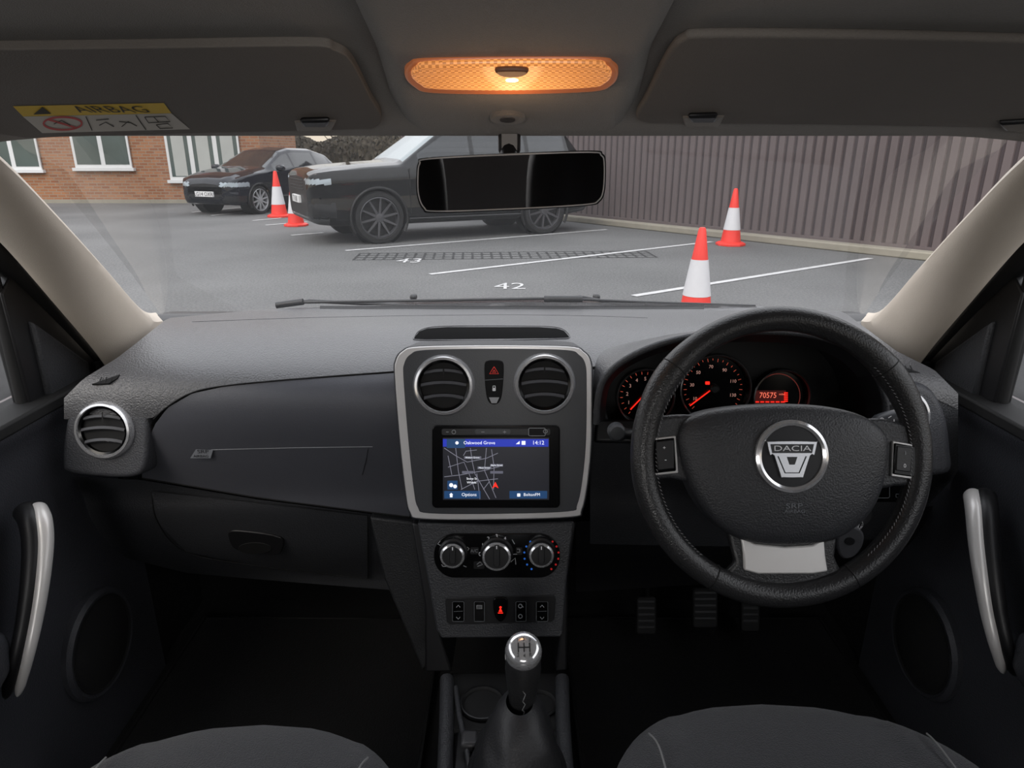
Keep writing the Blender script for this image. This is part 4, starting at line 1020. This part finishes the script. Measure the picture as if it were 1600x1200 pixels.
    for s in (-1,1):
        for xx in ff['doors']:
            tube('door_gap',[Wd(xx,s*(W*1.0),.42),Wd(xx,s*(W*1.0),ff['belt']-.02)],.006,vblk,body,seg=5)
            tube('door_handle',[Wd(xx-.85,s*(W*.985+.012),ff['belt']-.14),Wd(xx-.68,s*(W*.985+.012),ff['belt']-.135)],.013,paint,body,seg=6)
        tube('side_moulding',[Wd(wheels[0]-wr*1.2,s*W,.36),Wd(wheels[1]+wr*1.2,s*W,.36)],.02,archm,body,seg=6)
    return c_
fwp=atZ(595,380); rwp=atZ(848,365)
yaw=math.atan2(fwp.y-rwp.y,fwp.x-rwp.x)
lf_=Vector((-math.sin(yaw),math.cos(yaw),0))
mid_=(fwp+rwp)/2; side=1 if lf_.y<0 else -1
ctr=mid_-lf_*side*.89
SUV=[(2.46,.74,.42,.96,.98,.68),(2.43,.88,.35,1.01,1.05,.80),(2.34,.95,.31,1.05,1.09,.86),(2.1,.985,.28,1.08,1.13,.90),(1.6,.99,.27,1.10,1.17,.91),(1.05,.99,.27,1.12,1.20,.89),(.25,.99,.27,1.14,1.74,.72),(-.1,.99,.27,1.15,1.81,.72),(-1.0,.99,.27,1.17,1.80,.71),(-1.9,.98,.30,1.19,1.72,.68),(-2.28,.95,.35,1.20,1.25,.78),(-2.42,.85,.45,1.0,1.05,.7)]
gmesh=M('grille_mesh',(24,25,27),.4,bump=1,bscale=60)
build_car('black large luxury SUV parked facing the brick building',SUV,(ctr.x,ctr.y),yaw,rrpaint,rrscreen,(1.45,-1.42),.39,dalloy,
  [(-1.85,-1.15),(-1.08,-.15),(-.08,.78)],(.30,1.02),(-2.25,-1.95),10,'T1 UKI',
  dict(x=2.46,pz=.60,mx=.62,mz=1.2,doors=(.95,-.12),belt=1.12,slats=4,sw=.52,sz=.80,zones=[(2.14,.58,2,.89,.965,lampm,'headlight'),(2.2,-1,.57,.78,.97,gmesh,'grille'),(2.1,.35,2,.42,.62,gmesh,'lower_intake'),(2.2,-1,2,.30,.40,M('skid_plate_grey',(60,62,64),.4),'bumper_trim')]),'parked cars')
a1=math.radians(180+67)
HB_=[(1.97,.50,.40,.60,.66,.45),(1.93,.68,.26,.70,.76,.60),(1.8,.80,.22,.77,.83,.68),(1.6,.85,.20,.82,.89,.72),(1.2,.87,.18,.88,.96,.74),(.85,.87,.18,.90,1.00,.74),(.15,.87,.18,.92,1.36,.58),(-.2,.87,.18,.93,1.42,.58),(-1.0,.87,.18,.95,1.40,.57),(-1.55,.86,.20,.97,1.28,.56),(-1.88,.82,.28,.95,1.0,.64),(-1.98,.7,.40,.8,.85,.6)]
build_car('navy blue small hatchback parked beside the brick building',HB_,(-5.95,17.3),a1,aupaint,carglass,(1.22,-1.24),.31,alloy,
  [(-1.45,-.95),(-.88,-.08),(-.02,.62)],(.2,.86),(-1.85,-1.5),10,'LG14 OXR',
  dict(x=1.97,pz=.40,mx=.6,mz=.98,doors=(.8,),belt=.9,zones=[(1.5,.44,2,.61,.70,lampm,'headlight'),(1.7,-1,.42,.34,.66,gmesh,'grille'),(1.6,.48,2,.28,.42,gmesh,'lower_intake')]),'parked cars')

# ============================================================ LIGHT, WORLD, CAMERA
w=bpy.data.worlds.new('World'); sc.world=w; w.use_nodes=True; nt=w.node_tree
bg=nt.nodes['Background']; tc=nt.nodes.new('ShaderNodeTexCoord'); sp=nt.nodes.new('ShaderNodeSeparateXYZ'); rp=nt.nodes.new('ShaderNodeValToRGB')
nt.links.new(tc.outputs['Generated'],sp.inputs[0]); nt.links.new(sp.outputs[2],rp.inputs[0]); nt.links.new(rp.outputs[0],bg.inputs[0])
e=rp.color_ramp.elements; e[0].position=0; e[0].color=(.46,.39,.30,1); e[1].position=1; e[1].color=(.90,.93,1,1)
x=e.new(.06); x.color=(.42,.40,.37,1); x=e.new(.22); x.color=(.50,.51,.53,1); x=e.new(.42); x.color=(.96,.97,1,1)
bg.inputs['Strength'].default_value=2.3
sd=bpy.data.lights.new('sun','SUN'); sd.energy=1.1; sd.angle=math.radians(25); sd.color=(1,.9,.78)
so=bpy.data.objects.new('sun',sd); col.objects.link(so); so.rotation_euler=(math.radians(50),0,math.radians(-25))
ad_=bpy.data.lights.new('rear_fill_light','AREA'); ad_.energy=14; ad_.color=(1,.98,.96); ad_.shape='RECTANGLE'; ad_.size=1.15; ad_.size_y=.22  # added fill lamp behind the camera, brightens the dark cabin
ao=bpy.data.objects.new('rear_fill_light',ad_); col.objects.link(ao); ao.location=(0,-1.0,H-.01)
ao.rotation_euler=(math.radians(80),0,0)
pl=bpy.data.lights.new('roof_lamp_bulb_light','POINT'); pl.energy=.10; pl.color=(1,.6,.3); pl.shadow_soft_size=.03
po=bpy.data.objects.new('roof_lamp_bulb_light',pl); col.objects.link(po); po.location=LF.w(0,-.0,.03)
cd=bpy.data.cameras.new('camera'); cam=bpy.data.objects.new('camera',cd); col.objects.link(cam)
cd.sensor_width=36; cd.lens=36*F/1600; cd.clip_start=.01; cd.clip_end=300
cam.location=CAM; cam.rotation_euler=(math.pi/2-TH,0,0); sc.camera=cam
sc.view_settings.view_transform='Standard'
